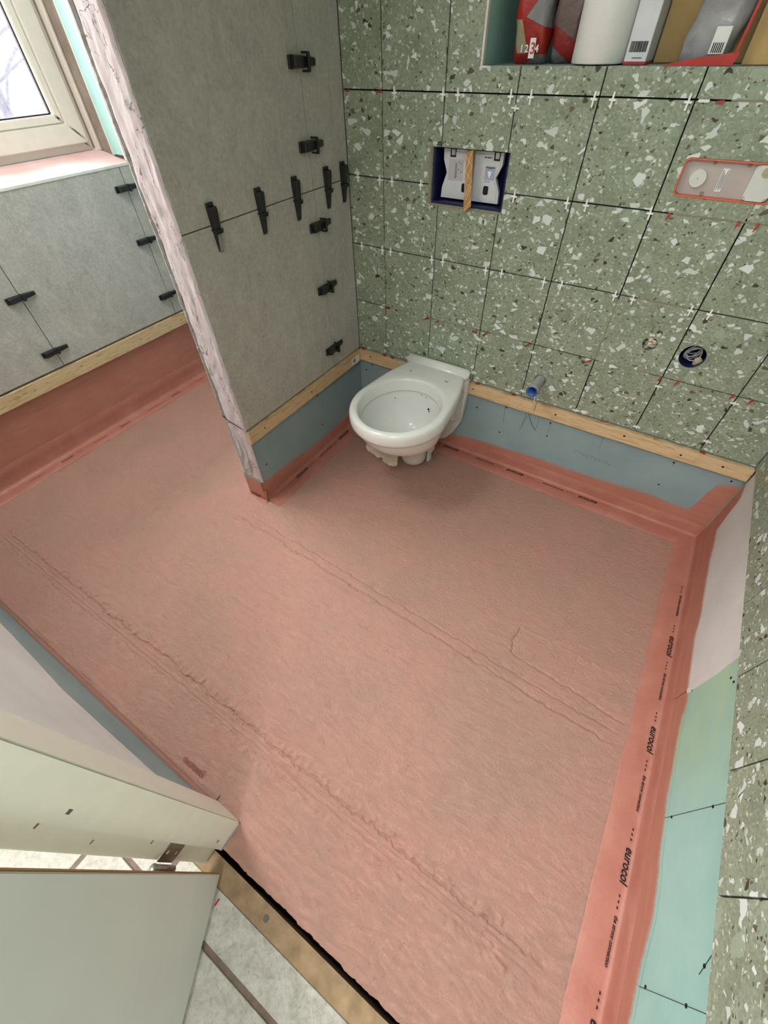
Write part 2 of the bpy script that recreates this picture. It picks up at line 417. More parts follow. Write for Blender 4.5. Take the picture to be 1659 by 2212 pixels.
# ------------------------------------------------------------------ measures (metres; green wall tile face y=0, partition tile face x=0, floor z=0)
W = 1.4927; WB = 1.505; YB = 0.012; XL = -1.0; XLB = -1.012; XPB = -0.012
YP = -0.698; TP = -0.099; YF = -1.541; CEIL = 2.45
XJ = [0.0, 0.1385, 0.3388, 0.539, 0.7386, 0.9383, 1.1384, 1.3384, W]
ZJ = [0.3588, 0.5588, 0.759, 0.9581, 1.1575, 1.357, 1.557, 1.757]
G = 0.0016   # half joint
NX0, NX1, NZ0, NZ1 = 0.437, 1.44, 1.206, 1.66      # shelf niche
FX0, FX1, FZ0, FZ1 = 0.313, 0.5475, 0.912, 1.0465   # flush opening

# ------------------------------------------------------------------ floor
def vnoise(x, y, s, seed):
    rs = np.random.RandomState(seed); g = rs.rand(256, 256)
    X = x * s + 1000; Y = y * s + 1000
    i = np.floor(X).astype(int); j = np.floor(Y).astype(int); fx = X - i; fy = Y - j
    fx = fx * fx * (3 - 2 * fx); fy = fy * fy * (3 - 2 * fy); i %= 256; j %= 256; i1 = (i + 1) % 256; j1 = (j + 1) % 256
    return (g[i, j] * (1 - fx) + g[i1, j] * fx) * (1 - fy) + (g[i, j1] * (1 - fx) + g[i1, j1] * fx) * fy - 0.5
def build_floor():
    x0, x1 = -1.015, WB + 0.004
    nx = 1200; xs = np.linspace(x0, x1, nx)
    edge = -1.593 + 0.003 * vnoise(xs, xs * 0, 40, 3) + 0.002 * vnoise(xs, xs * 0, 160, 4)
    ys = [YB + 0.002]; fine = ((-0.905, -0.66, 0.0022), (-1.44, -1.33, 0.0018))
    while ys[-1] > -1.56:
        st_ = 0.0065
        for a, b, q in fine:
            if a < ys[-1] < b: st_ = q
        ys.append(ys[-1] - st_)
    ys = np.array(ys); k0 = len(ys); tail = np.linspace(0, 1, 9)[1:]; ny = k0 + len(tail)
    X = np.repeat(xs[None], ny, 0); Y = np.concatenate([np.repeat(ys[:, None], nx, 1), ys[-1] + (edge[None] - ys[-1]) * tail[:, None]])
    z = 0.0022 * vnoise(X, Y, 4, 1) + 0.0012 * vnoise(X, Y * 1.6, 16, 2) + 0.0008 * vnoise(X, Y * 2, 45, 5)
    rag = lambda s, k: 0.008 * vnoise(X, X * 0 + s, 26, k) + 0.006 * vnoise(X, X * 0 + s, 75, k + 1) + 0.003 * vnoise(X, Y, 170, k + 2)
    sm = lambda v, a, b: np.clip((v - a) / (b - a), 0, 1)
    gro = lambda d, w: np.exp(-(d / w) ** 2)
    # joint between the two boards in the middle
    d = Y - (-0.809 - 0.048 * (X + 0.055) / 1.475); on = sm(X, -0.06, -0.045) * (1 - sm(X, 1.37, 1.42))
    on_up = on * (0.55 + 0.45 * (vnoise(X, X * 0, 9, 21) > -0.1))
    up = d - 0.016 - rag(1, 11); lo = d + 0.016 - rag(2, 14)
    z += on * (0.0012 * sm(d, -0.018, -0.012) * (1 - sm(d, 0.012, 0.018)))
    z -= 0.0048 * on_up * gro(up, 0.0026) + 0.0070 * on * gro(lo, 0.0024)
    z += 0.0014 * on * gro(up - 0.006, 0.004) * vnoise(X, Y, 120, 31) * 2
    # joint near the door
    d = Y - (-1.383); on = sm(X, -0.80, -0.74) * (1 - sm(X, 1.33, 1.42))
    up = d - 0.017 - 1.3 * rag(3, 41); lo = d + 0.010 - 0.35 * rag(4, 44); l2 = d + 0.022 - 1.2 * rag(5, 47); l3 = d - 0.003 - 0.25 * rag(6, 49)
    z -= on * (0.0060 * gro(up, 0.0032) + 0.0036 * gro(lo, 0.0020) + 0.0026 * gro(l2, 0.004) + 0.0028 * gro(l3, 0.0018))
    z += on * 0.0034 * gro(up - 0.012, 0.012) * (vnoise(X, Y * 0.6, 95, 51) * 2) + on * 0.0022 * gro(l2 + 0.01, 0.012) * vnoise(X, Y, 95, 53) * 2
    # patched rectangle beside the right wall
    inx = sm(X, 1.075, 1.085); yl = -0.775 - 0.08 * np.clip(X - 1.08, 0, 1) + rag(7, 61); yu = -0.682 + rag(8, 64)
    xl = 1.078 + 0.012 * vnoise(Y * 0, Y, 30, 66) + 0.006 * vnoise(Y * 0, Y, 110, 67)
    inside = inx * (Y > yl) * (Y < yu) * (X < 1.425)
    z -= 0.0008 * inside
    z -= 0.0045 * inx * gro(Y - yl, 0.003) * (X < 1.42) + 0.0048 * gro(X - xl, 0.003) * (Y > yl) * (Y < yu)
    z += 0.0016 * inx * gro(Y - yu, 0.006) * (vnoise(X, Y, 110, 68) + 0.2) * 2 * (X < 1.42)
    seam = 1.262 + 0.006 * vnoise(Y * 0, Y, 60, 69); z -= 0.0016 * gro(X - seam, 0.003) * (Y > yl) * (Y < yu)
    # rise of the coating into the corners
    nv = nx * ny
    co = np.zeros((nv + nx, 3)); co[:nv, 0] = X.ravel(); co[:nv, 1] = Y.ravel(); co[:nv, 2] = z.ravel()
    co[nv:, 0] = xs; co[nv:, 1] = edge - 0.001; co[nv:, 2] = -0.012
    idx = np.arange(nv).reshape(ny, nx)
    q = np.stack([idx[:-1, :-1], idx[1:, :-1], idx[1:, 1:], idx[:-1, 1:]], -1).reshape(-1, 4)
    sk = np.arange(nv, nv + nx); last = idx[-1]
    q = np.concatenate([q, np.stack([last[:-1], sk[:-1], sk[1:], last[1:]], -1)])
    me = bpy.data.meshes.new('floor'); me.vertices.add(len(co)); me.vertices.foreach_set('co', co.ravel())
    me.loops.add(q.size); me.loops.foreach_set('vertex_index', q.ravel().astype(np.int32))
    me.polygons.add(len(q)); me.polygons.foreach_set('loop_start', np.arange(0, q.size, 4, dtype=np.int32))
    me.polygons.foreach_set('use_smooth', np.ones(len(q), dtype=bool)); me.update(); me.validate()
    return me
floor = struct(obj('floor', build_floor(), 'floor'), 'pink waterproofed bathroom floor with ragged taped joints')

def cove(p0, p1, inn, name='sealing_tape', w=0.07, up=0.055, r=0.014, seed=0, parent=floor, mat='tape'):
    """sealing tape folded into the floor/wall corner from p0 to p1; inn = unit vector into the room"""
    p0, p1, inn = Vector((*p0, 0)), Vector((*p1, 0)), Vector((*inn, 0))
    L = (p1 - p0).length; n = max(4, int(L / 0.02)); bm = bmesh.new(); rows = []
    prof = [(0.0001, up + 0.004), (0.0020, up), (0.0030, up * 0.6), (0.0045, r * 1.05), (r * 0.5, r * 0.42), (r * 1.15, 0.0052), (w * 0.55, 0.0034), (w, 0.0026), (w + 0.002, 0.0004)]
    for i in range(n + 1):
        p = p0.lerp(p1, i / n); row = []
        for k, (o, z) in enumerate(prof):
            j = (0.0 if k == 0 else 0.0005 if k < 4 else 0.0016) * mnoise.noise(Vector((i * 0.23 + seed * 9, k * 0.7, seed)))
            jz = 0.003 * mnoise.noise(Vector((i * 0.2 + seed, 3, 0))) if k < 2 else 0.0006 * mnoise.noise(Vector((i * 0.5, k, seed)))
            row.append(bm.verts.new(p + inn * (o + j) + Vector((0, 0, z + jz))))
        rows.append(row)
    for a, b in zip(rows, rows[1:]):
        for k in range(len(prof) - 1): bm.faces.new((a[k], a[k + 1], b[k + 1], b[k]))
    return obj(name, bm, mat, parent, smooth=True, label='red sealing tape with black printing folded into the corner')
ZT = 0.0078
def print_run(tape, start, right, up, n, ink='dark_ink', size=0.0235, skip=(), tail=True):
    """eurocol ... the strong connection ... repeated every 0.306 m"""
    r = Vector((*right, 0)); s = Vector((*start, ZT)); u = (*up, 0)
    for k in range(n):
        b = s + r * (0.306 * k)
        if k not in skip: text_mesh('eurocol', size, ink, tape, frame_m(b, r, u), bold=0.00035)
        text_mesh('- - -', size * 0.8, ink, tape, frame_m(b + r * 0.094, r, u), bold=0.0003)
        if k == n - 1 and not tail: break
        text_mesh('the strong connection', size * 0.42, ink, tape, frame_m(b + r * 0.135, r, u), bold=0.0002)
        text_mesh('- - -', size * 0.8, ink, tape, frame_m(b + r * 0.262, r, u), bold=0.0003)
t_r = cove((WB, YB), (WB, -1.58), (-1, 0), seed=1)
print_run(t_r, (WB - 0.010 - 0.006, -0.466 + 0.306), (0, -1), (1, 0), 5, skip=(0,), tail=False)
t_b = cove((-0.01, YB), (WB, YB), (0, -1), seed=2)
print_run(t_b, (1.145, -0.017), (-1, 0), (0, -1), 4)
t_p = cove((XPB, YB), (XPB, YP), (1, 0), seed=3)
print_run(t_p, (0.016, -0.157), (0, -1), (1, 0), 2, tail=False)
t_l = cove((XLB, YB), (XLB, YF), (1, 0), seed=4, up=0.095, r=0.02)
print_run(t_l, (-0.972, -0.05), (0, -1), (1, 0), 4, ink='faded_ink', size=0.018)
t_f = cove((-1.0, YF), (0.60, YF), (0, 1), seed=5, w=0.017, r=0.008, mat='floor')
text_mesh('eurocol', 0.0225, 'faded_ink', t_f, frame_m((0.457, -1.514, 0.0062), (1, 0, 0), (0, 1, 0)), bold=0.0004)
t_e = cove((TP - 0.002, YP - 0.001), (XPB + 0.012, YP - 0.001), (0, -1), seed=6, w=0.012, up=0.05, r=0.006)
text_mesh('eurocol', 0.016, 'dark_ink', t_e, frame_m((-0.088, -0.7075, 0.014), (1, 0, 0), (0, 0.3, 1)), bold=0.0003)

# ------------------------------------------------------------------ walls
# back wall: plasterboard with niche, flush and socket openings
bb = boxes((-1.3, WB + 0.1, YB, 0.32, -0.06, CEIL))
wall_back = struct(obj('wall_back', bb, 'teal_board'), 'back wall with green terrazzo tiles over grey-green board')
def circ(r, x, z, n=28): return [(x + r * math.cos(2 * math.pi * k / n), z + r * math.sin(2 * math.pi * k / n)) for k in range(n)]
def rrect(x0, x1, z0, z1, r, n=5):
    out = []
    for cx, cz, a in ((x1 - r, z1 - r, 0), (x0 + r, z1 - r, 90), (x0 + r, z0 + r, 180), (x1 - r, z0 + r, 270)):
        out += [(cx + r * math.cos(math.radians(a + 90 * k / n)), cz + r * math.sin(math.radians(a + 90 * k / n))) for k in range(n + 1)]
    return out
OX0, OX1, OZ0, OZ1 = 0.966, 1.161, 0.993, 1.065
cut_niche = obj('cutter', boxes((NX0, NX1, -0.1, 0.27, NZ0, NZ1)), None)
cut_flush = obj('cutter', boxes((FX0, FX1, -0.1, 0.10, FZ0, FZ1)), None)
cut_valve = obj('cutter', poly_prism(rrect(OX0, OX1, OZ0, OZ1, 0.011), -0.1, 0.06, 'y'), None)
cut_sock = obj('cutter', poly_prism(circ(0.033, 1.183, 0.637), -0.1, 0.075, 'y'), None)
cut_fill = obj('cutter', poly_prism(circ(0.020, 1.066, 0.645), -0.1, 0.03, 'y'), None)
cut_pipe = obj('cutter', poly_prism(circ(0.020, 0.790, 0.440), -0.1, 0.05, 'y'), None)
cutters = [cut_niche, cut_flush, cut_valve, cut_sock, cut_fill, cut_pipe]
cut(wall_back, cutters)
boxesC = [(NX0, NX1, NZ0, NZ1), (FX0, FX1, FZ0, FZ1), (OX0, OX1, OZ0, OZ1), (1.15, 1.216, 0.604, 0.67), (1.046, 1.086, 0.625, 0.665), (0.77, 0.81, 0.42, 0.46)]
tile_me = {}
def tile_mesh(w, h, axis):
    k = (round(w, 4), round(h, 4), axis)
    if k not in tile_me:
        b = (0, w, 0, 0.009, 0, h) if axis == 'y' else (0, 0.009, 0, w, 0, h)
        tile_me[k] = mesh_of(boxes(b, bevel=0.0006, seg=1), 'tile')
    return tile_me[k]
for i in range(8):
    for j in range(7):
        x0, x1, z0, z1 = XJ[i] + (G if i else 0.0012), XJ[i + 1] - (G if i < 7 else 0.0015), ZJ[j] + G, ZJ[j + 1] - G
        if x0 > NX0 - 0.005 and z0 > NZ0: continue
        hit = [c for c, b in zip(cutters, boxesC) if b[0] < x1 and b[1] > x0 and b[2] < z1 and b[3] > z0]
        if hit:
            dy = random.uniform(-0.0004, 0.0004)
            o = obj('tile', boxes((x0, x1, dy, 0.009, z0, z1)), 'terrazzo', wall_back)
            cut(o, hit)
            if not o.data.polygons: bpy.data.objects.remove(o); continue
        else:
            me = tile_mesh(x1 - x0, z1 - z0, 'y')
            o = obj('tile', me, 'terrazzo', wall_back); o.location = (x0, random.uniform(-0.0005, 0.0003), z0)
for c in cutters: bpy.data.objects.remove(c)
# dark sheet putting the shade of the open joints into colour, leaving the openings free
jb = obj('joint_backing', boxes((0.0, W, 0.0088, 0.0117, ZJ[0], ZJ[-1])), 'joint_back', wall_back)
cs = [obj('cutter', boxes((b[0] - 0.001, b[1] + (0.2 if b[0] == NX0 else 0.001), -0.05, 0.05, b[2] - 0.001, b[3] + (0.2 if b[0] == NX0 else 0.001))), None) for b in boxesC]
cut(jb, cs)
for c in cs: bpy.data.objects.remove(c)
# joints smeared full of tile adhesive
for (x0, x1, z0, z1) in ((0.985, 1.34, 0.9568, 0.9594), (0.985, 1.115, 0.7577, 0.7603), (0.9370, 0.9396, 0.56, 0.745), (0.95, 1.10, 0.5575, 0.5601),
                         (1.005, 1.49, 1.1562, 1.1588), (0.16, 0.33, 0.5575, 0.5601), (0.35, 0.52, 0.5575, 0.5601), (0.58, 0.70, 0.5575, 0.5601), (1.13, 1.141, 0.965, 0.992)):
    obj('joint_adhesive', boxes((x0, x1, 0.0004, 0.009, z0, z1)), 'adhesive', wall_back)
# niche lining
obj('niche_lining', boxes((NX0 - 0.0005, NX0 + 0.0006, 0.0, 0.268, NZ0, NZ1), (NX0, NX1, 0.2685, 0.2695, NZ0, NZ1)), 'turquoise_board', wall_back, label='turquoise board lining of the shelf niche')
obj('niche_edge', boxes((NX0 - 0.004, NX0 + 0.001, -0.0012, 0.010, NZ0, NZ1)), 'bead_white', wall_back)

# back-wall coating
mb = [(-0.01, 0.05), (0.2, 0.05), (0.373, 0.05), (0.455, 0.062), (0.545, 0.08), (0.675, 0.087), (0.835, 0.099), (0.991, 0.099), (1.129, 0.105), (1.294, 0.117), (1.361, 0.11), (1.421, 0.112), (1.430, 0.135), (1.436, 0.20), (1.447, 0.25), (1.476, 0.262), (1.504, 0.267)]
obj('waterproof_membrane', strip_y(jag(mb, 0.003, 0.004, 1), YB - 0.0004, YB + 0.001, 0.0), 'membrane', wall_back, label='orange waterproof coating along the foot of the back wall')
def screws(parent, pts, plane, v, name='screw'):
    for a, b in pts:
        bm = bmesh.new()
        if plane == 'y': cyl(bm, (a, v, b), (0, -1, 0), 0.0032, 0.0009, 10)
        elif plane == 'x+': cyl(bm, (v, a, b), (1, 0, 0), 0.0032, 0.0009, 10)
        else: cyl(bm, (v, a, b), (-1, 0, 0), 0.0032, 0.0009, 10)
        obj(name, bm, 'dark_ink', parent)
screws(wall_back, [(0.573, 0.24), (0.688, 0.159), (0.693, 0.283), (0.87, 0.276), (0.873, 0.216), (1.298, 0.17), (1.298, 0.277), (1.471, 0.276), (0.055, 0.281), (0.02, 0.247)], 'y', YB)
def pen_line(parent, pts, r=0.0006, name='pencil_mark', mat='pencil'): obj(name, tube(pts, r, 4), mat, parent)
yb = YB - 0.0003
for pts in ([(0.776, 0.302), (0.77, 0.25), (0.765, 0.20)], [(0.776, 0.302), (0.80, 0.25), (0.824, 0.222), (0.80, 0.255), (0.79, 0.275)], [(0.822, 0.303), (0.826, 0.26), (0.824, 0.222)], [(0.80, 0.30), (0.775, 0.262), (0.77, 0.215)],
            [(0.686, 0.285), (0.69, 0.25), (0.694, 0.215)], [(0.873, 0.283), (0.872, 0.23)], [(1.061, 0.291), (1.064, 0.235)], [(1.304, 0.30), (1.30, 0.262)]):
    pen_line(wall_back, [(x, yb, z) for x, z in pts])
for k in range(9):
    x = 0.985 + k * 0.016; z = 0.190 - 0.001 * k + (0.004 if k % 3 == 1 else 0)
    pen_line(wall_back, [(x, yb, z + 0.006), (x + 0.006, yb, z - 0.006), (x + 0.012, yb, z + 0.006)], 0.0005)

# right wall
wall_right = struct(obj('wall_right', boxes((WB, WB + 0.12, 0.32, -1.66, -0.06, CEIL)), 'turquoise_board'), 'right wall, terrazzo tiles above bare turquoise board')
YJ = [-0.001] + [-0.1607 - 0.2 * k for k in range(8)]
for i in range(8):
    for j in range(5):
        y1, y0, z0, z1 = YJ[i] - G, YJ[i + 1] + G, ZJ[j] + G + 0.002, ZJ[j + 1] - G
        if i == 7: y0 = -1.556
        me = tile_mesh(y1 - y0, z1 - z0, 'x')
        o = obj('tile', me, 'terrazzo', wall_right); o.location = (W + random.uniform(-0.0004, 0.0004), y0, z0)
obj('joint_backing', boxes((W + 0.0088, WB - 0.0002, -0.001, -1.556, ZJ[0] + 0.004, ZJ[5])), 'joint_back', wall_right)
mr = [(-0.0, 0.292), (-0.017, 0.289), (-0.055, 0.271), (-0.068, 0.206), (-0.089, 0.150), (-0.162, 0.147), (-0.223, 0.136), (-0.348, 0.134), (-0.449, 0.136), (-0.523, 0.12), (-0.594, 0.124), (-0.662, 0.128), (-0.728, 0.134), (-0.793, 0.115), (-0.858, 0.113), (-0.91, 0.114), (-0.96, 0.11), (-1.021, 0.117), (-1.078, 0.12), (-1.157, 0.134), (-1.21, 0.134), (-1.261, 0.119), (-1.318, 0.114), (-1.355, 0.111), (-1.58, 0.112)]
k_ = [i for i, p in enumerate(mr) if p[0] <= -0.66][0]
mr_a = mr[:k_ + 1] + [(-0.695, 0.131)]; mr_b = [(-0.695, 0.131)] + mr[k_ + 1:]
obj('waterproof_membrane', strip_y(jag(mr_a, 0.003, 0.0035, 2), WB - 0.0016, WB - 0.0002, 0.0, 'x'), 'membrane_white', wall_right, label='orange waterproof coating along the foot of the right wall')
obj('waterproof_membrane', strip_y(jag(mr_b, 0.003, 0.0035, 2), WB - 0.0004, WB - 0.0002, 0.0, 'x'), 'membrane_turquoise', wall_right, label='orange waterproof coating below the turquoise board')
wf = [(-0.0, 0.357), (-0.35, 0.357), (-0.66, 0.357), (-0.695, 0.35), (-0.696, 0.25), (-0.69, 0.13), (-0.69, 0.05), (-0.0, 0.05)]
obj('filler_patch', poly_prism(wf, WB - 0.0013, WB - 0.0002, 'x'), 'white_filler', wall_right, label='white filler skim on the board in the corner')
obj('filler_seam', poly_prism([(-0.672, 0.357), (-0.690, 0.357), (-0.700, 0.25), (-0.702, 0.125), (-0.688, 0.125), (-0.684, 0.25)], WB - 0.0022, WB - 0.0003, 'x'), 'white_filler', wall_right)
screws(wall_right, [(-1.009, 0.299), (-1.012, 0.145), (-1.301, 0.147), (-1.302, 0.284), (-1.248, 0.322), (-0.75, 0.328), (-0.735, 0.316), (-0.701, 0.148)], 'x-', WB)
for p in ([(-1.011, 0.116), (-1.007, 0.352)], [(-1.304, 0.122), (-1.301, 0.345)], [(-1.22, 0.352), (-1.26, 0.31)]):
    pen_line(wall_right, [(WB - 0.0003, y, z) for y, z in p], 0.0007)

# window wall (left)
WY0, WY1, WZ0, WZ1 = -0.131, -1.27, 0.935, 2.12
wl = boxes((XLB, -1.32, 0.02, -1.75, -0.06, WZ0 - 0.02), (XLB, -1.32, 0.02, -1.75, WZ1, CEIL), (XLB, -1.32, 0.02, WY0, WZ0 - 0.02, WZ1), (XLB, -1.32, WY1, -1.75, WZ0 - 0.02, WZ1))
wall_left = struct(obj('wall_left', wl, 'render'), 'window wall with large grey tiles below the sill')
LJ = [0.0, -0.1897, -0.7764, -1.362, -1.54]
for k in range(4):
    y1, y0 = LJ[k] - 0.0013, LJ[k + 1] + 0.0013
    obj('tile', boxes((XL - 0.009, XL, y0, y1, 0.3590, 0.9335), bevel=0.0006, seg=1), 'concrete', wall_left)
obj('joint_backing', boxes((XLB, XL - 0.0092, 0, -1.54, 0.356, 0.93)), 'joint_back', wall_left)
obj('waterproof_membrane', strip_y(jag([(0.0, 0.33), (-0.8, 0.33), (-1.541, 0.33)], 0.01, 0.001, 4), XLB + 0.0012, XLB, 0.0, 'x'), 'membrane', wall_left, label='brownish orange coating on the wall below the batten')
# reveal lining: rough render by the frame, turquoise board edge at the front, white bead
obj('reveal_board', boxes((-1.077, XL - 0.011, WY0 - 0.0135, WY0 + 0.001, 0.962, WZ1)), 'turquoise_board', wall_left, label='turquoise plasterboard strip lining the window reveal')
obj('reveal_bead', boxes((-1.013, XL, WY0 - 0.0145, WY0 + 0.02, 0.946, WZ1), (-1.092, -1.0765, WY0 - 0.010, WY0, 0.958, WZ1), bevel=0.002), 'white_filler', wall_left)
obj('frame_sealant', boxes((-1.196, -1.165, WY0 - 0.014, WY0, 0.965, WZ1), bevel=0.004), 'window_cream', wall_left)
screws(wall_left, [], 'y', 0)
# sill: sloped coated board
sill = obj('sill_board', poly_prism([(XL + 0.001, 0.9375), (XL + 0.001, 0.9415), (-1.19, 0.970), (-1.32, 0.974), (-1.32, 0.93), (-1.02, 0.93)], WY1, WY0 - 0.002, 'y'), 'sill', wall_left, label='pink coated window sill')
obj('sill_edge', boxes((XL - 0.001, XL + 0.0022, WY1, WY0 - 0.006, 0.9335, 0.9425), bevel=0.001), 'bead_white', wall_left)
# window: outer frame, sash, glazing beads, gasket, glass
window = struct(empty('window_1', (-1.2, -0.7, 0.97)), 'cream plastic window with bright overcast view')
def ring(x0, x1, ya, yb_, za, zb, w, bev=0.003):
    """rectangular ring of width w in the window plane, mitred"""
    bm = bmesh.new()
    o_ = [(ya, za), (yb_, za), (yb_, zb), (ya, zb)]; s = 1 if yb_ > ya else -1
    i_ = [(ya + s * w, za + w), (yb_ - s * w, za + w), (yb_ - s * w, zb - w), (ya + s * w, zb - w)]
    V_ = {}
    for n_, x in (('a', x0), ('b', x1)):
        V_[n_] = ([bm.verts.new((x, *p)) for p in o_], [bm.verts.new((x, *p)) for p in i_])
    for k in range(4):
        l = (k + 1) % 4
        for n_ in 'ab':
            O_, I_ = V_[n_]; bm.faces.new((O_[k], O_[l], I_[l], I_[k]))
        bm.faces.new((V_['a'][0][k], V_['a'][0][l], V_['b'][0][l], V_['b'][0][k]))
        bm.faces.new((V_['a'][1][k], V_['a'][1][l], V_['b'][1][l], V_['b'][1][k]))
    if bev: bmesh.ops.bevel(bm, geom=list(bm.edges), offset=bev, segments=2, affect='EDGES')
    return bm
def wpart(name, bm, mat):
    o = obj(name, bm, mat, None); o.parent = window; o.matrix_parent_inverse = Matrix.Translation(window.location).inverted(); return o
wpart('outer_frame', ring(-1.20, -1.28, WY0 - 0.016, WY1 + 0.016, 0.968, WZ1 - 0.01, 0.06), 'window_cream')
wpart('sash', ring(-1.178, -1.25, WY0 - 0.036, WY1 + 0.036, 0.996, WZ1 - 0.03, 0.062), 'window_cream')
wpart('glazing_bead', ring(-1.186, -1.215, WY0 - 0.098, WY1 + 0.098, 1.058, WZ1 - 0.092, 0.027, 0.004), 'window_cream')
wpart('gasket', ring(-1.203, -1.213, WY0 - 0.124, WY1 + 0.124, 1.084, WZ1 - 0.118, 0.0055, 0), 'gasket')
wpart('pane', boxes((-1.214, -1.218, WY0 - 0.10, WY1 + 0.10, 1.06, WZ1 - 0.094)), 'glass')

# partition between toilet and window bay
wall_part = struct(obj('wall_partition', boxes((TP, XPB, YP + 0.002, YB, -0.06, CEIL)), 'teal_board'), 'grey tiled partition wall beside the toilet')
PZ = [0.356, 0.9486, 1.545, 2.14]; PY = [-0.0005, -0.1832, YP + 0.004]
for i in range(2):
    for j in range(3):
        obj('tile', boxes((-0.0095, 0.0, PY[i + 1] + (0.0012 if i == 0 else 0), PY[i] - 0.0012, PZ[j] + 0.0012, PZ[j + 1] - 0.0012), bevel=0.0006, seg=1), 'concrete', wall_part)
obj('joint_backing', boxes((XPB, -0.0097, YP + 0.01, -0.001, 0.357, 2.14)), 'joint_back', wall_part)
mp = [(0.012, 0.06), (-0.098, 0.071), (-0.174, 0.063), (-0.296, 0.058), (-0.445, 0.072), (-0.599, 0.088), (-0.666, 0.089), (YP - 0.002, 0.10)]
obj('waterproof_membrane', strip_y(jag(mp, 0.003, 0.003, 6), XPB + 0.0005, XPB, 0.0, 'x'), 'membrane', wall_part, label='orange coating along the foot of the partition')
screws(wall_part, [(-0.3, 0.127), (-0.303, 0.277), (-0.648, 0.159)], 'x+', XPB)
# ragged plaster on the end of the partition
def end_plaster():
    bm = bmesh.new(); nx_, nz_ = 18, 300; rows = []
    for j in range(nz_ + 1):
        z = 0.105 + (CEIL - 0.105) * j / nz_; row = []
        for i in range(nx_ + 1):
            f = i / nx_
            rag0 = 0.004 * mnoise.noise(Vector((z * 14, 0, 3))) + 0.002 * mnoise.noise(Vector((z * 60, 0, 3)))
            rag1 = 0.003 * mnoise.noise(Vector((z * 18, 5, 3))) + 0.0025 * mnoise.noise(Vector((z * 80, 5, 3)))
            low = 0.0 if z > 0.375 else 0.35
            x = (TP + 0.012 + rag0 * (1 - low)) * (1 - f) + (-0.001 + rag1 * (1 - low)) * f
            y = YP - 0.0035 + 0.004 * mnoise.noise(Vector((x * 30, z * 9, 1))) + 0.002 * mnoise.noise(Vector((x * 90, z * 30, 2)))
            if i in (0, nx_): y = YP + 0.003
            row.append(bm.verts.new((x, y, z)))
        rows.append(row)
    for a, b in zip(rows, rows[1:]):
        for k in range(nx_): bm.faces.new((a[k], a[k + 1], b[k + 1], b[k]))
    return bm
obj('end_plaster', end_plaster(), 'plaster', wall_part, smooth=True, label='cracked pinkish white plaster on the partition end')
def ragged_bead():
    bm = bmesh.new(); rows_ = []
    for k in range(260):
        z = 0.385 + (CEIL - 0.385) * k / 259; n1 = mnoise.noise(Vector((z * 25, 1, 0))); n2 = mnoise.noise(Vector((z * 70, 2, 0)))
        rows_.append([bm.verts.new(p) for p in ((TP - 0.001, YP + 0.01, z), (TP - 0.001, YP - 0.003 + 0.0015 * n2, z), (TP + 0.006 + 0.003 * n1, YP - 0.0055 + 0.002 * n2, z), (TP + 0.012 + 0.004 * n1 + 0.002 * n2, YP - 0.001 + 0.0015 * n1, z), (TP + 0.010, YP + 0.01, z))])
    for a, b in zip(rows_, rows_[1:]):
        for k in range(4): bm.faces.new((a[k], a[k + 1], b[k + 1], b[k]))
    return bm
obj('corner_bead', ragged_bead(), 'grey_smear', wall_part, label='ragged grey mortar edge along the partition corner')
obj('board_edge', boxes((XPB - 0.006, XPB + 0.002, YP - 0.0008, YP + 0.012, 0.105, 0.315), bevel=0.001), 'bead_white', wall_part)
obj('waterproof_membrane', strip_y(jag([(TP - 0.001, 0.105), (XPB + 0.002, 0.105)], 0.003, 0.003, 9), YP - 0.0046, YP + 0.002, 0.0), 'membrane', wall_part)
obj('end_crack', tube([(-0.098, YP - 0.005, 0.392), (-0.07, YP - 0.0055, 0.378), (-0.03, YP - 0.0055, 0.372), (-0.004, YP - 0.004, 0.366)], 0.0012, 5), 'dark_gap', wall_part)

# front wall with the door opening
wall_front = struct(obj('wall_front', boxes((XLB, 0.61, YF, -1.65, -0.06, CEIL), (0.61, WB + 0.12, YF, -1.65, 2.08, CEIL)), 'white_filler'), 'front wall beside the doorway, skimmed board')
obj('bare_board', strip_y(jag([(XLB, 0.28), (-0.6, 0.30), (0.029, 0.30), (0.30, 0.345), (0.465, 0.315), (0.61, 0.285)], 0.006, 0.002, 12), YF + 0.0004, YF, 0.04), 'teal_board', wall_front, label='bare grey-green board above the coating')
obj('waterproof_membrane', strip_y(jag([(XLB, 0.08), (-0.3, 0.078), (0.203, 0.098), (0.459, 0.092), (0.61, 0.085)], 0.004, 0.002, 13), YF + 0.0009, YF, 0.0), 'membrane', wall_front, label='orange coating at the foot of the front wall')

ceiling = struct(obj('ceiling', boxes((-1.4, 2.9, 0.35, -3.6, CEIL, CEIL + 0.1)), 'wall_white'), 'white ceiling')

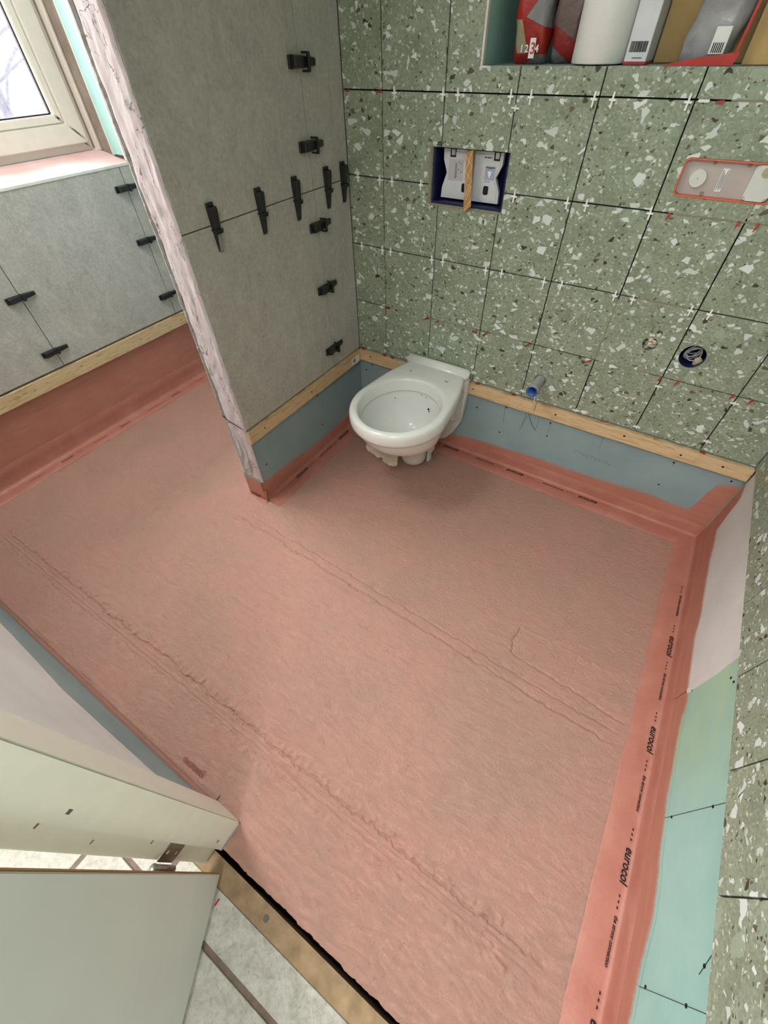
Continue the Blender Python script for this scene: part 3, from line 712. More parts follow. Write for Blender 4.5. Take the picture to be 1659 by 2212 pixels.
# ------------------------------------------------------------------ timber battens carrying the first tile row
def batten(name_label, pts_box, taper_axis, seed):
    x0, x1, y0, y1, z0, z1 = pts_box
    bm = bmesh.new(); L = abs(x1 - x0) if taper_axis == 'x' else abs(y1 - y0); n = max(6, int(L / 0.012)); rows = []
    for i in range(n + 1):
        f = i / n; k = lambda s: 0.0018 * mnoise.noise(Vector((f * L * 40, s, seed))) + 0.001 * mnoise.noise(Vector((f * L * 130, s, seed)))
        if taper_axis == 'x':
            x = x0 + (x1 - x0) * f; q = [(x, y0 + k(1) * .5, z0 + k(2) * .6), (x, y1, z0), (x, y1, z1), (x, y0 + k(1) * .5, z1 + k(3))]
        else:
            y = y0 + (y1 - y0) * f; q = [(x1 + k(1) * .5, y, z0 + k(2) * .6), (x0, y, z0), (x0, y, z1), (x1 + k(1) * .5, y, z1 + k(3))]
        rows.append([bm.verts.new(p) for p in q])
    for a, b in zip(rows, rows[1:]):
        for k_ in range(4): bm.faces.new((a[k_], b[k_], b[(k_ + 1) % 4], a[(k_ + 1) % 4]))
    bm.faces.new(rows[0]); bm.faces.new(rows[-1][::-1])
    o = obj('timber_batten', bm, 'wood'); tag(o, name_label, 'batten', 'battens under the first tile row'); return o
BZ0, BZ1 = 0.303, 0.351
b1 = batten('pale timber batten screwed to the back wall behind the toilet', (0.004, 0.802, -0.007, YB - 0.001, BZ0, BZ1), 'x', 1)
b2 = batten('pale timber batten on the back wall under the drain pipe, running to the right corner', (0.804, 1.498, -0.007, YB - 0.001, BZ0, BZ1), 'x', 2)
b3 = batten('short timber batten on the grey partition with a barcode sticker', (XPB + 0.001, 0.006, -0.004, YP + 0.003, BZ0 - 0.004, BZ1 - 0.001), 'y', 3)
b4 = batten('long timber batten below the grey tiles of the window wall', (XLB + 0.001, XL + 0.008, -0.001, -1.538, 0.296, 0.350), 'y', 4)
st = obj('barcode_sticker', boxes((0.0058, 0.0068, -0.075, -0.018, 0.306, 0.334)), 'paper', b3, label='white barcode sticker')
for k in range(7): obj('barcode_bar', boxes((0.0066, 0.0070, -0.066 + k * 0.003, -0.066 + k * 0.003 + 0.0017, 0.312, 0.328)), 'dark_ink', st)
for p, q in ((b1, [(0.06, 0.33), (0.55, 0.33)]), (b2, [(0.88, 0.33), (1.12, 0.33), (1.30, 0.325), (1.42, 0.33)])):
    for x, z in q:
        bm = bmesh.new(); cyl(bm, (x, -0.0065, z), (0, -1, 0), 0.0035, 0.001, 10); obj('screw', bm, 'dark_ink', p)
for y, z in ((-0.35, 0.325), (-0.62, 0.325)):
    bm = bmesh.new(); cyl(bm, (0.0055, y, z), (1, 0, 0), 0.003, 0.001, 10); obj('screw', bm, 'dark_ink', b3)
for y, z in ((-0.18, 0.322), (-0.42, 0.322), (-0.72, 0.33), (-0.93, 0.322)):
    bm = bmesh.new(); cyl(bm, (XL + 0.0075, y, z), (1, 0, 0), 0.004, 0.001, 10); obj('knot', bm, 'brown_beam', b4)

# ------------------------------------------------------------------ levelling clips
def clip_meshes(worn=False):
    # local frame: X along the wedge (thick end at -X), Y along the joint, Z out of the wall
    bm = bmesh.new()
    prof = [(-0.050, 0.0135, 0.0105, 0.0195), (-0.044, 0.0135, 0.0105, 0.0215), (-0.005, 0.0125, 0.0095, 0.0165), (0.046, 0.0085, 0.0068, 0.0070), (0.050, 0.008, 0.006, 0.005)]
    rows = []
    for x, wb, wt, h in prof:
        rows.append([bm.verts.new((x, -wb, 0.0005)), bm.verts.new((x, wb, 0.0005)), bm.verts.new((x, wt, h)), bm.verts.new((x, -wt, h))])
    for a, b in zip(rows, rows[1:]):
        for k in range(4): bm.faces.new((a[k], a[(k + 1) % 4], b[(k + 1) % 4], b[k]))
    bm.faces.new(rows[0][::-1]); bm.faces.new(rows[-1])
    bx(bm, -0.058, -0.050, -0.0125, 0.0125, 0.0005, 0.007)
    bmesh.ops.bevel(bm, geom=list(bm.edges), offset=0.0008, segments=1, affect='EDGES')
    wedge = mesh_of(bm, 'wedge')
    bm = bmesh.new()
    bx(bm, -0.0018, 0.0018, -0.019, -0.0145, -0.004, 0.022); bx(bm, -0.0018, 0.0018, 0.0145, 0.019, -0.004, 0.022)
    bx(bm, -0.003, 0.003, -0.019, 0.019, 0.0205, 0.0245)
    bx(bm, 0.004, 0.0075, -0.017, 0.017, 0.012, 0.0225); bx(bm, 0.0, 0.006, -0.019, -0.0155, 0.010, 0.0225); bx(bm, 0.0, 0.006, 0.0155, 0.019, 0.010, 0.0225)
    bmesh.ops.bevel(bm, geom=list(bm.edges), offset=0.0006, segments=1, affect='EDGES')
    br = mesh_of(bm, 'bridge_clip')
    return wedge, br
wedge_me, bridge_me = clip_meshes()
wedge_me.materials.append(M['black_plastic']); bridge_me.materials.append(M['black_plastic'])
def clip(loc, X, Y, label, group, smear=False, tilt=0.0, slim=False):
    X, Y = Vector(X), Vector(Y); Z = X.cross(Y)
    e = empty('levelling_clip', loc)
    m = Matrix(((X.x, Y.x, Z.x, loc[0]), (X.y, Y.y, Z.y, loc[1]), (X.z, Y.z, Z.z, loc[2]), (0, 0, 0, 1))) @ Matrix.Rotation(tilt, 4, 'Z')
    e.matrix_world = m; tag(e, label, 'tile clip', group)
    w = bpy.data.objects.new('wedge', wedge_me); C.objects.link(w); w.parent = e
    b = bpy.data.objects.new('bridge_clip', bridge_me); C.objects.link(b); b.parent = e
    if slim: b.scale = (1, 0.62, 0.75); w.scale = (1, 0.86, 0.9)
    if smear:
        bm = poly_prism([(0.006, 0.0125), (0.048, 0.0056), (0.048, 0.0070), (0.006, 0.0142)], -0.006, 0.005, 'y'); obj('plaster_smear', bm, 'grey_smear', e, label='pale mortar smear')
    return e
ordn = ['topmost', 'second from the top', 'third from the top', 'fourth from the top', 'lowest']
for k, (y, z) in enumerate([(-0.172, 1.219), (-0.174, 1.053), (-0.168, 0.855), (-0.168, 0.664), (-0.170, 0.436)]):
    clip((0.0005, -0.1832 + 0.012, z), (0, 1, 0), (0, 0, 1), 'black levelling clip on the vertical partition joint, ' + ordn[k], 'clips on the partition', tilt=0.03 * (k - 2) * 0.5)
hl = ['smeared with mortar on the horizontal partition joint', 'second from the free end on the horizontal partition joint', 'third from the free end on the horizontal partition joint',
      'on the horizontal partition joint just past the vertical joint', 'on the horizontal partition joint tight in the green corner']
for k, (y, z) in enumerate([(-0.592, 0.9486), (-0.423, 0.9486), (-0.272, 0.9486), (-0.122, 0.9486), (-0.036, 0.9486)]):
    clip((0.0005, y, 0.9486 - 0.010), (0, 0, -1), (0, 1, 0), 'black levelling clip ' + hl[k], 'clips on the partition', smear=(k == 0), slim=True)
wlab = ['right-hand joint of the window wall, just under the sill', 'right-hand joint of the window wall, halfway down', 'right-hand joint of the window wall, lowest, beside the partition edge', 'left-hand joint of the window wall, upper one', 'left-hand joint of the window wall, lower one above the batten']
for k, (y, z) in enumerate([(-0.184, 0.867), (-0.183, 0.679), (-0.187, 0.448), (-0.774, 0.636), (-0.768, 0.424)]):
    yj = LJ[1] if k < 3 else LJ[2]
    clip((XL + 0.0005, yj + 0.004, z), (0, 1, 0), (0, 0, 1), 'black levelling clip on the ' + wlab[k], 'clips on the window wall', slim=True)

# ------------------------------------------------------------------ tile spacers in the green wall
def cross_mesh(la, sa, w, d):
    a, b, h = la / 2, sa / 2, w / 2
    pts = [(-h, -a), (h, -a), (h, -h), (b, -h), (b, h), (h, h), (h, a), (-h, a), (-h, h), (-b, h), (-b, -h), (-h, -h)]
    me = mesh_of(poly_prism(pts, 0.0015, -d, 'y'), 'cross_spacer'); me.materials.append(M['white_plastic']); return me
cm = cross_mesh(0.027, 0.015, 0.0038, 0.0055); cms = cross_mesh(0.010, 0.018, 0.003, 0.004)
ordw = ['first', 'second', 'third', 'fourth', 'fifth', 'sixth', 'seventh', 'eighth', 'ninth', 'tenth', 'eleventh', 'twelfth', 'thirteenth']
rows = {'joint below the niche': (1.1575, [0.182, 0.335, 0.379, 0.525, 0.577, 0.728, 0.77, 0.926], cm),
        'joint crossing the cistern opening': (0.9581, [0.04, 0.126, 0.173, 0.278, 0.579, 0.728, 0.778, 0.935], cm),
        'joint between cistern opening and toilet': (0.759, [0.042, 0.131, 0.166, 0.331, 0.373, 0.528, 0.582, 0.719, 0.772, 0.926, 0.975, 1.122, 1.168], cm),
        'lowest horizontal green joint': (0.5588, [0.036, 0.123], cms)}
for rn, (z, xs_, me) in rows.items():
    for k, x in enumerate(xs_):
        o = bpy.data.objects.new('cross_spacer', me); C.objects.link(o); o.location = (x, 0, z - 0.004); o.rotation_euler = (0, random.uniform(-0.06, 0.06), 0)
        tag(o, f'white cross spacer, {ordw[k]} from the partition, {rn}', 'tile spacer', 'white cross spacers in the green wall')
vert = [(0.539, 1.133, 'below the niche and above the flush opening'), (0.1385, 0.517, 'left of the toilet, upper one'), (0.1385, 0.402, 'left of the toilet, lower one'),
        (0.539, 0.528, 'above the right edge of the toilet, upper one'), (0.539, 0.396, 'right beside the toilet back edge'), (0.7386, 0.533, 'above the drain pipe'), (0.7386, 0.381, 'just left of the drain pipe'),
        (0.9383, 0.368, 'on the batten right of the drain pipe'), (1.1384, 0.529, 'below the cable hole, upper one'), (1.1384, 0.375, 'below the cable hole, lower one at the batten'),
        (1.3384, 0.538, 'by the right corner, upper one'), (1.3384, 0.397, 'by the right corner, lower one')]
for x, z, w in vert:
    o = bpy.data.objects.new('cross_spacer', cm); C.objects.link(o); o.location = (x + 0.003, 0, z); o.rotation_euler = (0, math.pi / 2 + random.uniform(-0.1, 0.1), 0); o.scale = (0.8, 1, 0.8)
    tag(o, 'white cross spacer in a vertical joint ' + w, 'tile spacer', 'white cross spacers in the green wall')
rm = mesh_of(poly_prism([(-0.011, -0.0010), (0.009, -0.004), (0.011, -0.003), (0.011, 0.003), (0.009, 0.004), (-0.011, 0.0010)], 0.0015, -0.005, 'y'), 'red_wedge'); rm.materials.append(M['red_plastic'])
reds = [(0.015, 1.155, 0, 'at the grey corner in the joint below the niche'), (0.127, 1.155, 0, 'beside the first vertical joint below the niche'), (0.985, 1.1555, 0, 'in the joint below the niche, above the orange box'),
        (0.15, 0.556, 0.2, 'in the lowest joint, first from the partition'), (0.317, 0.552, -.5, 'in the lowest joint, second from the partition'), (0.366, 0.552, -.5, 'in the lowest joint, third from the partition'),
        (0.523, 0.552, -.4, 'in the lowest joint, left of the toilet right edge'), (0.560, 0.553, -.4, 'in the lowest joint, just past the toilet right edge'), (0.715, 0.552, -.5, 'in the lowest joint left above the drain pipe'),
        (0.922, 0.551, -.5, 'in the lowest joint right of the drain pipe'), (1.134, 0.552, -1.2, 'in the lowest joint left below the cable hole'), (1.181, 0.553, -1.2, 'in the lowest joint right below the cable hole'),
        (1.326, 0.554, -1.2, 'in the lowest joint in the last full column'), (1.372, 0.553, -1.2, 'in the lowest joint nearest the right corner'), (0.977, 0.952, -1.3, 'below the orange box, first of three'),
        (1.125, 0.951, -1.3, 'below the orange box, second of three'), (1.164, 0.951, -1.3, 'below the orange box, third of three'), (0.02, 0.3545, 0, 'on the batten in the grey corner'), (0.129, 0.3545, .3, 'on the batten left of the toilet, first'),
        (0.169, 0.3545, .3, 'on the batten left of the toilet, second'), (0.562, 0.3545, -.3, 'on the batten right beside the toilet'), (0.711, 0.3545, -.3, 'on the batten left below the drain pipe'), (1.349, 0.3545, 0.1, 'on the batten near the right corner')]
for x, z, a, w in reds:
    o = bpy.data.objects.new('wedge_spacer', rm); C.objects.link(o); o.location = (x, 0, z); o.rotation_euler = (0, a, 0); o.scale = (0.75, 1, 0.75)
    tag(o, 'small red plastic wedge ' + w, 'tile wedge', 'red wedges in the green wall')
o = obj('spacer_stub', boxes((0.944, 0.966, -0.005, 0.001, 1.1535, 1.1585), bevel=0.001), 'white_plastic'); tag(o, 'broken white spacer stub lying in the joint above the orange box', 'tile spacer')

# ------------------------------------------------------------------ toilet
def toilet():
    root = empty('toilet', (0.397, 0, 0)); tag(root, 'white wall-hung toilet bowl without seat in the grey and green corner', 'toilet')
    N = 72
    def outline(a, b, yc, wb, yback=-0.003):
        """closed D outline: front half ellipse (semi a,b about y=yc), sides running back to half width wb at yback"""
        pts = []
        for k in range(N):
            th = 2 * math.pi * k / N            # 0 at +x, pi/2 towards the front
            c, s = math.cos(th), math.sin(th)
            if s >= 0: pts.append((a * c, yc - b * s))
            else:
                # back part: superellipse towards a rectangle
                e = 0.36
                u = math.copysign(abs(c) ** e, c); v = abs(s) ** e
                y = yc + (yback - yc) * v; f = (y - yc) / (yback - yc)
                wdt = a + (wb - a) * (3 * f * f - 2 * f ** 3)
                pts.append((wdt * u, y))
        return pts
    def ell(a, b, yc): return [(a * math.cos(2 * math.pi * k / N), yc - b * math.sin(2 * math.pi * k / N)) for k in range(N)]
    bm = bmesh.new()
    # from the bowl floor inside, up over the rim, and down the outside
    loops = [(ell(0.012, 0.012, -0.225), 0.186), (ell(0.045, 0.05, -0.236), 0.194), (ell(0.078, 0.088, -0.260), 0.215), (ell(0.108, 0.124, -0.284), 0.250), (ell(0.128, 0.148, -0.300), 0.288), (ell(0.142, 0.166, -0.312), 0.322),
             (ell(0.147, 0.168, -0.312), 0.338), (ell(0.146, 0.167, -0.312), 0.342), (ell(0.138, 0.160, -0.312), 0.338), (ell(0.140, 0.162, -0.312), 0.345), (ell(0.145, 0.166, -0.312), 0.374), (ell(0.148, 0.169, -0.312), 0.385), (ell(0.153, 0.173, -0.312), 0.389),
             (outline(0.165, 0.180, -0.312, 0.130, -0.012), 0.389), (outline(0.176, 0.190, -0.312, 0.138, -0.010), 0.386), (outline(0.182, 0.196, -0.312, 0.141, -0.009), 0.376),
             (outline(0.182, 0.196, -0.312, 0.141, -0.009), 0.345), (outline(0.179, 0.192, -0.312, 0.139, -0.009), 0.338), (outline(0.172, 0.185, -0.310, 0.130, -0.009), 0.333),
             (outline(0.168, 0.178, -0.306, 0.112, -0.009), 0.312), (outline(0.160, 0.166, -0.300, 0.098, -0.009), 0.278), (outline(0.146, 0.147, -0.288, 0.088, -0.009), 0.242), (outline(0.124, 0.118, -0.268, 0.076, -0.009), 0.210),
             (outline(0.090, 0.082, -0.238, 0.060, -0.009), 0.184), (outline(0.050, 0.05, -0.205, 0.04, -0.02), 0.170), (outline(0.012, 0.015, -0.17, 0.012, -0.1), 0.166)]
    R_ = [[bm.verts.new((x, y, z)) for x, y in pts] for pts, z in loops]
    for a, b in zip(R_, R_[1:]):
        for k in range(N): bm.faces.new((a[k], a[(k + 1) % N], b[(k + 1) % N], b[k]))
    bm.faces.new(R_[0]); bm.faces.new(R_[-1][::-1])
    o = obj('bowl', bm, 'ceramic', root, smooth=True)
    s = o.modifiers.new('subd', 'SUBSURF'); s.levels = 1; s.render_levels = 1
    # ledge along the wall
    pr = [(-0.0085, 0.372), (-0.0085, 0.402), (-0.011, 0.407), (-0.016, 0.4075), (-0.024, 0.404), (-0.032, 0.394), (-0.040, 0.389), (-0.040, 0.375)]
    bm = poly_prism(pr, -0.136, 0.136, 'x')
    bmesh.ops.bevel(bm, geom=[e for e in bm.edges if abs(e.verts[0].co.x - e.verts[1].co.x) < 1e-6], offset=0.006, segments=3, affect='EDGES')
    obj('rear_ledge', bm, 'ceramic', root, smooth=True)
    # flange against the wall, tapering to the foot
    fl = [(0.139, 0.375), (0.139, 0.32), (0.134, 0.235), (0.128, 0.174), (0.100, 0.108), (0.066, 0.062), (0.03, 0.045)]
    fl = fl + [(-x, z) for x, z in fl[::-1]]
    bm = poly_prism(fl, -0.009, -0.034, 'y'); bmesh.ops.bevel(bm, geom=list(bm.edges), offset=0.004, segments=2, affect='EDGES')
    obj('wall_flange', bm, 'ceramic_raw', root, smooth=False)
    for sx in (-1, 1):
        bm = bmesh.new(); p = [(sx * 0.1, -0.03, 0.33), (sx * 0.132, -0.03, 0.33), (sx * 0.128, -0.03, 0.18), (sx * 0.1, -0.03, 0.18), (sx * 0.105, -0.13, 0.32), (sx * 0.142, -0.13, 0.325), (sx * 0.125, -0.11, 0.23), (sx * 0.1, -0.11, 0.22)]
        v = [bm.verts.new(q) for q in p]
        for f in ((0, 1, 2, 3), (4, 5, 6, 7), (0, 1, 5, 4), (1, 2, 6, 5), (2, 3, 7, 6), (3, 0, 4, 7)): bm.faces.new([v[i] for i in f])
        bmesh.ops.recalc_face_normals(bm, faces=list(bm.faces)); bmesh.ops.bevel(bm, geom=list(bm.edges), offset=0.005, segments=2, affect='EDGES')
        obj('mounting_rib', bm, 'ceramic_raw', root)
        bm = bmesh.new(); cyl(bm, (sx * 0.0775, -0.098, 0.3875), (0, 0, 1), 0.0075, 0.0035, 16); obj('seat_bolt_hole', bm, 'dark_hole_knot', root)
        bm = bmesh.new(); cyl(bm, (sx * 0.0775, -0.0945, 0.3880), (0, 0, 1), 0.0095, 0.0042, 16); obj('seat_bolt_rim', bm, 'ceramic', root)
    # outlet trap under the bowl
    bm = bmesh.new()
    prof = [(0.0, 0.022), (0.040, 0.022), (0.050, 0.028), (0.0545, 0.045), (0.056, 0.10), (0.058, 0.18)]
    rr = [[bm.verts.new((-0.006 + r * math.cos(2 * math.pi * k / 28), -0.180 + 1.05 * r * math.sin(2 * math.pi * k / 28), z)) for k in range(28)] for r, z in prof[1:]]
    for a, b in zip(rr, rr[1:]):
        for k in range(28): bm.faces.new((a[k], a[(k + 1) % 28], b[(k + 1) % 28], b[k]))
    bm.faces.new(rr[0][::-1]); obj('outlet_trap', bm, 'ceramic_raw', root, smooth=True)
    bm = bmesh.new(); bx(bm, 0.052, 0.074, -0.17, -0.14, 0.08, 0.145); bx(bm, 0.056, 0.066, -0.178, -0.15, 0.03, 0.10)
    bmesh.ops.bevel(bm, geom=list(bm.edges), offset=0.004, segments=2, affect='EDGES')
    for v in bm.verts: v.co += Vector((mnoise.noise(v.co * 60), mnoise.noise(v.co * 60 + Vector((5, 0, 0))), mnoise.noise(v.co * 60 + Vector((9, 0, 0))))) * 0.004
    obj('mortar_lump', bm, 'ceramic_raw', root)
    # dark drain mouth
    bm = bmesh.new(); cyl(bm, (0, -0.225, 0.1862), (0, 0, 1), 0.013, 0.001, 20); obj('drain_mouth', bm, 'dark_hole_knot', root)
    for x, y, z, r in ((0.045, -0.172, 0.294, 0.0045), (0.05, -0.176, 0.288, 0.003), (0.02, -0.152, 0.327, 0.002), (-0.085, -0.21, 0.322, 0.0022), (0.0, -0.149, 0.33, 0.0018)):
        bm = bmesh.new(); bmesh.ops.create_icosphere(bm, subdivisions=1, radius=r, matrix=Matrix.Translation((x, y, z))); obj('dirt_speck', bm, 'dark_ink', root)
    return root
toilet()
def paper_wad():
    e = empty('torn_paper', (0.36, -0.385, 0.16)); tag(e, 'torn cream paper tape hanging under the front of the toilet bowl', 'paper')
    def flap(x0, x1, ya, za, yb_, zb, seed, name):
        bm = bmesh.new(); nx_, ny_ = 18, 8; g = []
        for j in range(ny_ + 1):
            r = []; v = j / ny_
            for i in range(nx_ + 1):
                u = i / nx_; tear = (0.010 * mnoise.noise(Vector((u * 7, 0, seed))) + 0.005 * mnoise.noise(Vector((u * 25, 0, seed)))) * v
                p = Vector((x0 + (x1 - x0) * u, ya + (yb_ - ya) * v + 0.25 * tear + 0.06 * (u - 0.5) ** 2, za + (zb - za) * v - tear))
                q = Vector((u * 5, v * 3, seed)); p += Vector((0.003 * mnoise.noise(q), 0.007 * mnoise.noise(q * 1.3 + Vector((7, 0, 0))), 0.006 * mnoise.noise(q + Vector((3, 3, 0)))))
                r.append(bm.verts.new(p))
            g.append(r)
        for a, b in zip(g, g[1:]):
            for k in range(nx_): bm.faces.new((a[k], a[k + 1], b[k + 1], b[k]))
        bmesh.ops.solidify(bm, geom=list(bm.faces), thickness=0.0012)
        o = obj(name, bm, 'paper_cream', None); o.parent = e; o.matrix_parent_inverse = Matrix.Translation(e.location).inverted()
    flap(0.262, 0.400, -0.354, 0.188, -0.372, 0.150, 2, 'paper_flap')
    flap(0.345, 0.412, -0.357, 0.184, -0.374, 0.128, 8, 'paper_flap')
paper_wad()

# ------------------------------------------------------------------ flush tank opening
fb = empty('flush_box', (0.43, 0.03, 0.98)); tag(fb, 'blue-lined concealed cistern opening with white cover plate', 'cistern box')
def sub(parent, name, bm, mat, **k):
    o = obj(name, bm, mat, None, **k); o.parent = parent; o.matrix_parent_inverse = Matrix.Translation(parent.location).inverted(); return o
sub(fb, 'liner', boxes((FX0 + 0.001, FX0 + 0.006, 0.004, 0.085, FZ0 + 0.001, FZ1 - 0.001), (FX1 - 0.006, FX1 - 0.001, 0.004, 0.085, FZ0 + 0.001, FZ1 - 0.001),
    (FX0 + 0.006, FX1 - 0.006, 0.004, 0.085, FZ0 + 0.001, FZ0 + 0.006), (FX0 + 0.006, FX1 - 0.006, 0.03, 0.085, FZ1 - 0.006, FZ1 - 0.001), (FX0 + 0.006, FX1 - 0.006, 0.082, 0.085, FZ0 + 0.006, FZ1 - 0.006)), 'navy_plastic')
pl = [(0.333, 1.040), (0.335, 1.014), (0.347, 0.985), (0.334, 0.950), (0.332, 0.9235), (0.520, 0.9235), (0.5185, 0.951), (0.5035, 0.983), (0.518, 1.013), (0.519, 1.040)]
def dense(p, n=1): return p
plate = sub(fb, 'cover_plate', poly_prism(pl, 0.030, 0.042, 'y'), 'grey_white_plastic', label='white hourglass cover plate')
pi = [(0.430 + (x - 0.430) * 0.93, 0.982 + (z - 0.982) * 0.90) for x, z in pl]
sub(fb, 'plate_relief', poly_prism(pi, 0.0285, 0.031, 'y'), 'grey_white_plastic')
for x in (0.3645, 0.5005):
    sub(fb, 'catch_slot', boxes((x - 0.009, x + 0.009, 0.0278, 0.0290, 1.022, 1.0405)), 'gasket')
    sub(fb, 'catch', boxes((x - 0.003, x + 0.008, 0.022, 0.0285, 1.027, 1.0405), bevel=0.001), 'steel')
for x, r in ((0.408, 0.0095), (0.478, 0.0095)):
    sub(fb, 'finger_slot', poly_prism(rrect(x - 0.0105, x + 0.0105, 0.9435, 0.967, 0.005), 0.0275, 0.0290, 'y'), 'grey_white_plastic')
    sub(fb, 'finger_hole', poly_prism(rrect(x - 0.0075, x + 0.0085, 0.9425, 0.964, 0.005), 0.0270, 0.0282, 'y'), 'gasket')
lab = sub(fb, 'label_panel', boxes((0.466, 0.5035, 0.0279, 0.0290, 0.968, 1.012)), 'grey_white_plastic')
sub(fb, 'warning_label', boxes((0.4695, 0.5, 0.0272, 0.0282, 0.978, 1.0095)), 'label_blue', label='pale blue printed warning label')
sub(fb, 'warning_triangle', poly_prism([(0.4775, 0.998), (0.4915, 0.998), (0.4845, 0.981)], 0.0266, 0.0274, 'y'), 'white_plastic')
sub(fb, 'side_label', boxes((0.353, 0.400, 0.0279, 0.0290, 0.968, 1.018)), 'label_grey', label='pale grey printed label')
sub(fb, 'label_bar', boxes((0.3735, 0.3805, 0.0272, 0.0284, 0.974, 1.010)), 'steel')
for x, z in ((0.4785, 1.0005), (0.4825, 1.0045), (0.4875, 1.0045), (0.4735, 0.974), (0.4795, 0.974), (0.4855, 0.974), (0.386, 1.012), (0.393, 1.008), (0.386, 0.995), (0.394, 0.99)):
    sub(fb, 'print_mark', boxes((x - 0.0009, x + 0.0009, 0.0262, 0.0284, z - 0.0009, z + 0.0009)), 'dark_ink')
fm = frame_m((0.4705, 0.0262, 1.0068), (1, 0, 0), (0, 0, 1))
for k in range(10): sub(fb, 'print_mark', boxes((0.4712 + 0.0028 * k, 0.4731 + 0.0028 * k, 0.0264, 0.0275, 1.0050, 1.0066 + 0.0008 * (k * 7 % 3))), 'pencil')
for body, siz, x, z in (('\u25a0 GEBERIT', 0.0046, 0.464, 1.0275),):
    t = text_mesh(body, siz, 'dark_ink', None, frame_m((x, 0.0262 if x > 0.466 else 0.0279, z), (1, 0, 0), (0, 0, 1)), shear=0, bold=0.0001)
    t.parent = fb; t.matrix_parent_inverse = Matrix.Translation(fb.location).inverted()
sub(fb, 'wood_edging', boxes((FX0 - 0.010, FX0 - 0.001, -0.003, 0.004, FZ0 - 0.002, FZ1 + 0.002), (FX0 - 0.004, FX1 + 0.001, -0.0012, 0.004, FZ0 - 0.006, FZ0 - 0.001), bevel=0.001), 'adhesive')
# cardboard strip jammed into the opening
cs = empty('cardboard_strip', (0.43, -0.01, 0.97)); tag(cs, 'brown cardboard edge strip jammed upright in the cistern opening', 'cardboard')
cp = [(0.418, 1.043), (0.437, 1.049), (0.458, 0.922), (0.436, 0.905)]
def card():
    bm = bmesh.new()
    a = [Vector(p) for p in ((0.415, 0.012, 1.041), (0.421, -0.012, 1.040), (0.441, -0.006, 1.0465), (0.436, 0.02, 1.047))]
    b = [Vector(p) for p in ((0.428, -0.006, 0.908), (0.4345, -0.016, 0.903), (0.455, -0.012, 0.919), (0.450, -0.005, 0.922))]
    va = [bm.verts.new(p) for p in a]; vb = [bm.verts.new(p) for p in b]
    for k in range(4): bm.faces.new((va[k], va[(k + 1) % 4], vb[(k + 1) % 4], vb[k]))
    bm.faces.new(va); bm.faces.new(vb[::-1]); return bm
sub(cs, 'strip_body', card(), 'cardboard')
fc = lambda u, v: (Vector((0.421, -0.0128, 1.040)) * (1 - u) + Vector((0.441, -0.0068, 1.0465)) * u) * (1 - v) + (Vector((0.4345, -0.0168, 0.903)) * (1 - u) + Vector((0.455, -0.0128, 0.919)) * u) * v
for pts in ([(0.05, 0.05), (0.95, 0.27), (0.1, 0.5), (0.95, 0.62), (0.25, 0.8)], [(0.85, 0.02), (0.1, 0.3), (0.95, 0.52), (0.12, 0.72)], [(0.08, 0.02), (0.06, 0.35), (0.08, 0.68)], [(0.1, 0.97), (0.95, 0.88)]):
    sub(cs, 'tear_line', tube([fc(u, v) for u, v in pts], 0.0009, 5), 'paper_cream')

# ------------------------------------------------------------------ concealed valve box with orange rim
vb = empty('valve_box', (1.06, 0.02, 1.03)); tag(vb, 'orange rimmed grey cover of a concealed valve box in the green tiles', 'valve box')
def rring(x0, x1, z0, z1, r, w, ya, yb2):
    o_ = rrect(x0, x1, z0, z1, r); i_ = rrect(x0 + w, x1 - w, z0 + w, z1 - w, max(r - w, 0.002)); bm = bmesh.new(); n = len(o_)
    L_ = [[bm.verts.new((x, y, z)) for x, z in p] for p, y in ((o_, ya), (i_, ya), (i_, yb2), (o_, yb2))]
    for q in range(4):
        for k in range(n): bm.faces.new((L_[q][k], L_[q][(k + 1) % n], L_[(q + 1) % 4][(k + 1) % n], L_[(q + 1) % 4][k]))
    return bm
sub(vb, 'rim', rring(OX0 + 0.0005, OX1 - 0.0005, OZ0 + 0.0005, OZ1 - 0.0005, 0.011, 0.0028, -0.0015, 0.03), 'orange_plastic', label='orange plastic rim')
sub(vb, 'cover', poly_prism(rrect(OX0 + 0.0035, OX1 - 0.0035, OZ0 + 0.0035, OZ1 - 0.0035, 0.009), 0.010, 0.018, 'y'), 'cover_grey', smooth=False)
bm = bmesh.new(); cyl(bm, (1.005, 0.011, 1.028), (0, -1, 0), 0.0185, 0.007, 32, 0.0165); sub(vb, 'round_boss', bm, 'cover_white')
bm = bmesh.new(); cyl(bm, (1.005, 0.0042, 1.028), (0, -1, 0), 0.0018, 0.0008, 16); sub(vb, 'boss_dimple', bm, 'cover_grey')
bb_ = poly_prism(rrect(1.107, 1.1555, OZ0 + 0.0045, OZ1 - 0.0045, 0.008), 0.0, 0.012, 'y'); bmesh.ops.bevel(bb_, geom=[e for e in bb_.edges if abs(e.verts[0].co.y) < 1e-6 and abs(e.verts[1].co.y) < 1e-6], offset=0.004, segments=3, affect='EDGES')
sub(vb, 'raised_block', bb_, 'cover_white')
bm = bmesh.new(); cyl(bm, (1.131, 0.0008, 1.049), (0, -1, 0), 0.0095, 0.002, 24); sub(vb, 'level_vial', bm, 'bag_beige')
sub(vb, 'sticker', boxes((1.048, 1.0605, 0.0088, 0.0102, 1.007, 1.049)), 'paper', label='white sticker with printed lines')
for k in range(4): sub(vb, 'sticker_line', boxes((1.0495 + 0.0028 * k, 1.0505 + 0.0028 * k, 0.0083, 0.0092, 1.010 + 0.003 * (k % 2), 1.046 - 0.004 * (k % 3))), 'dark_ink')
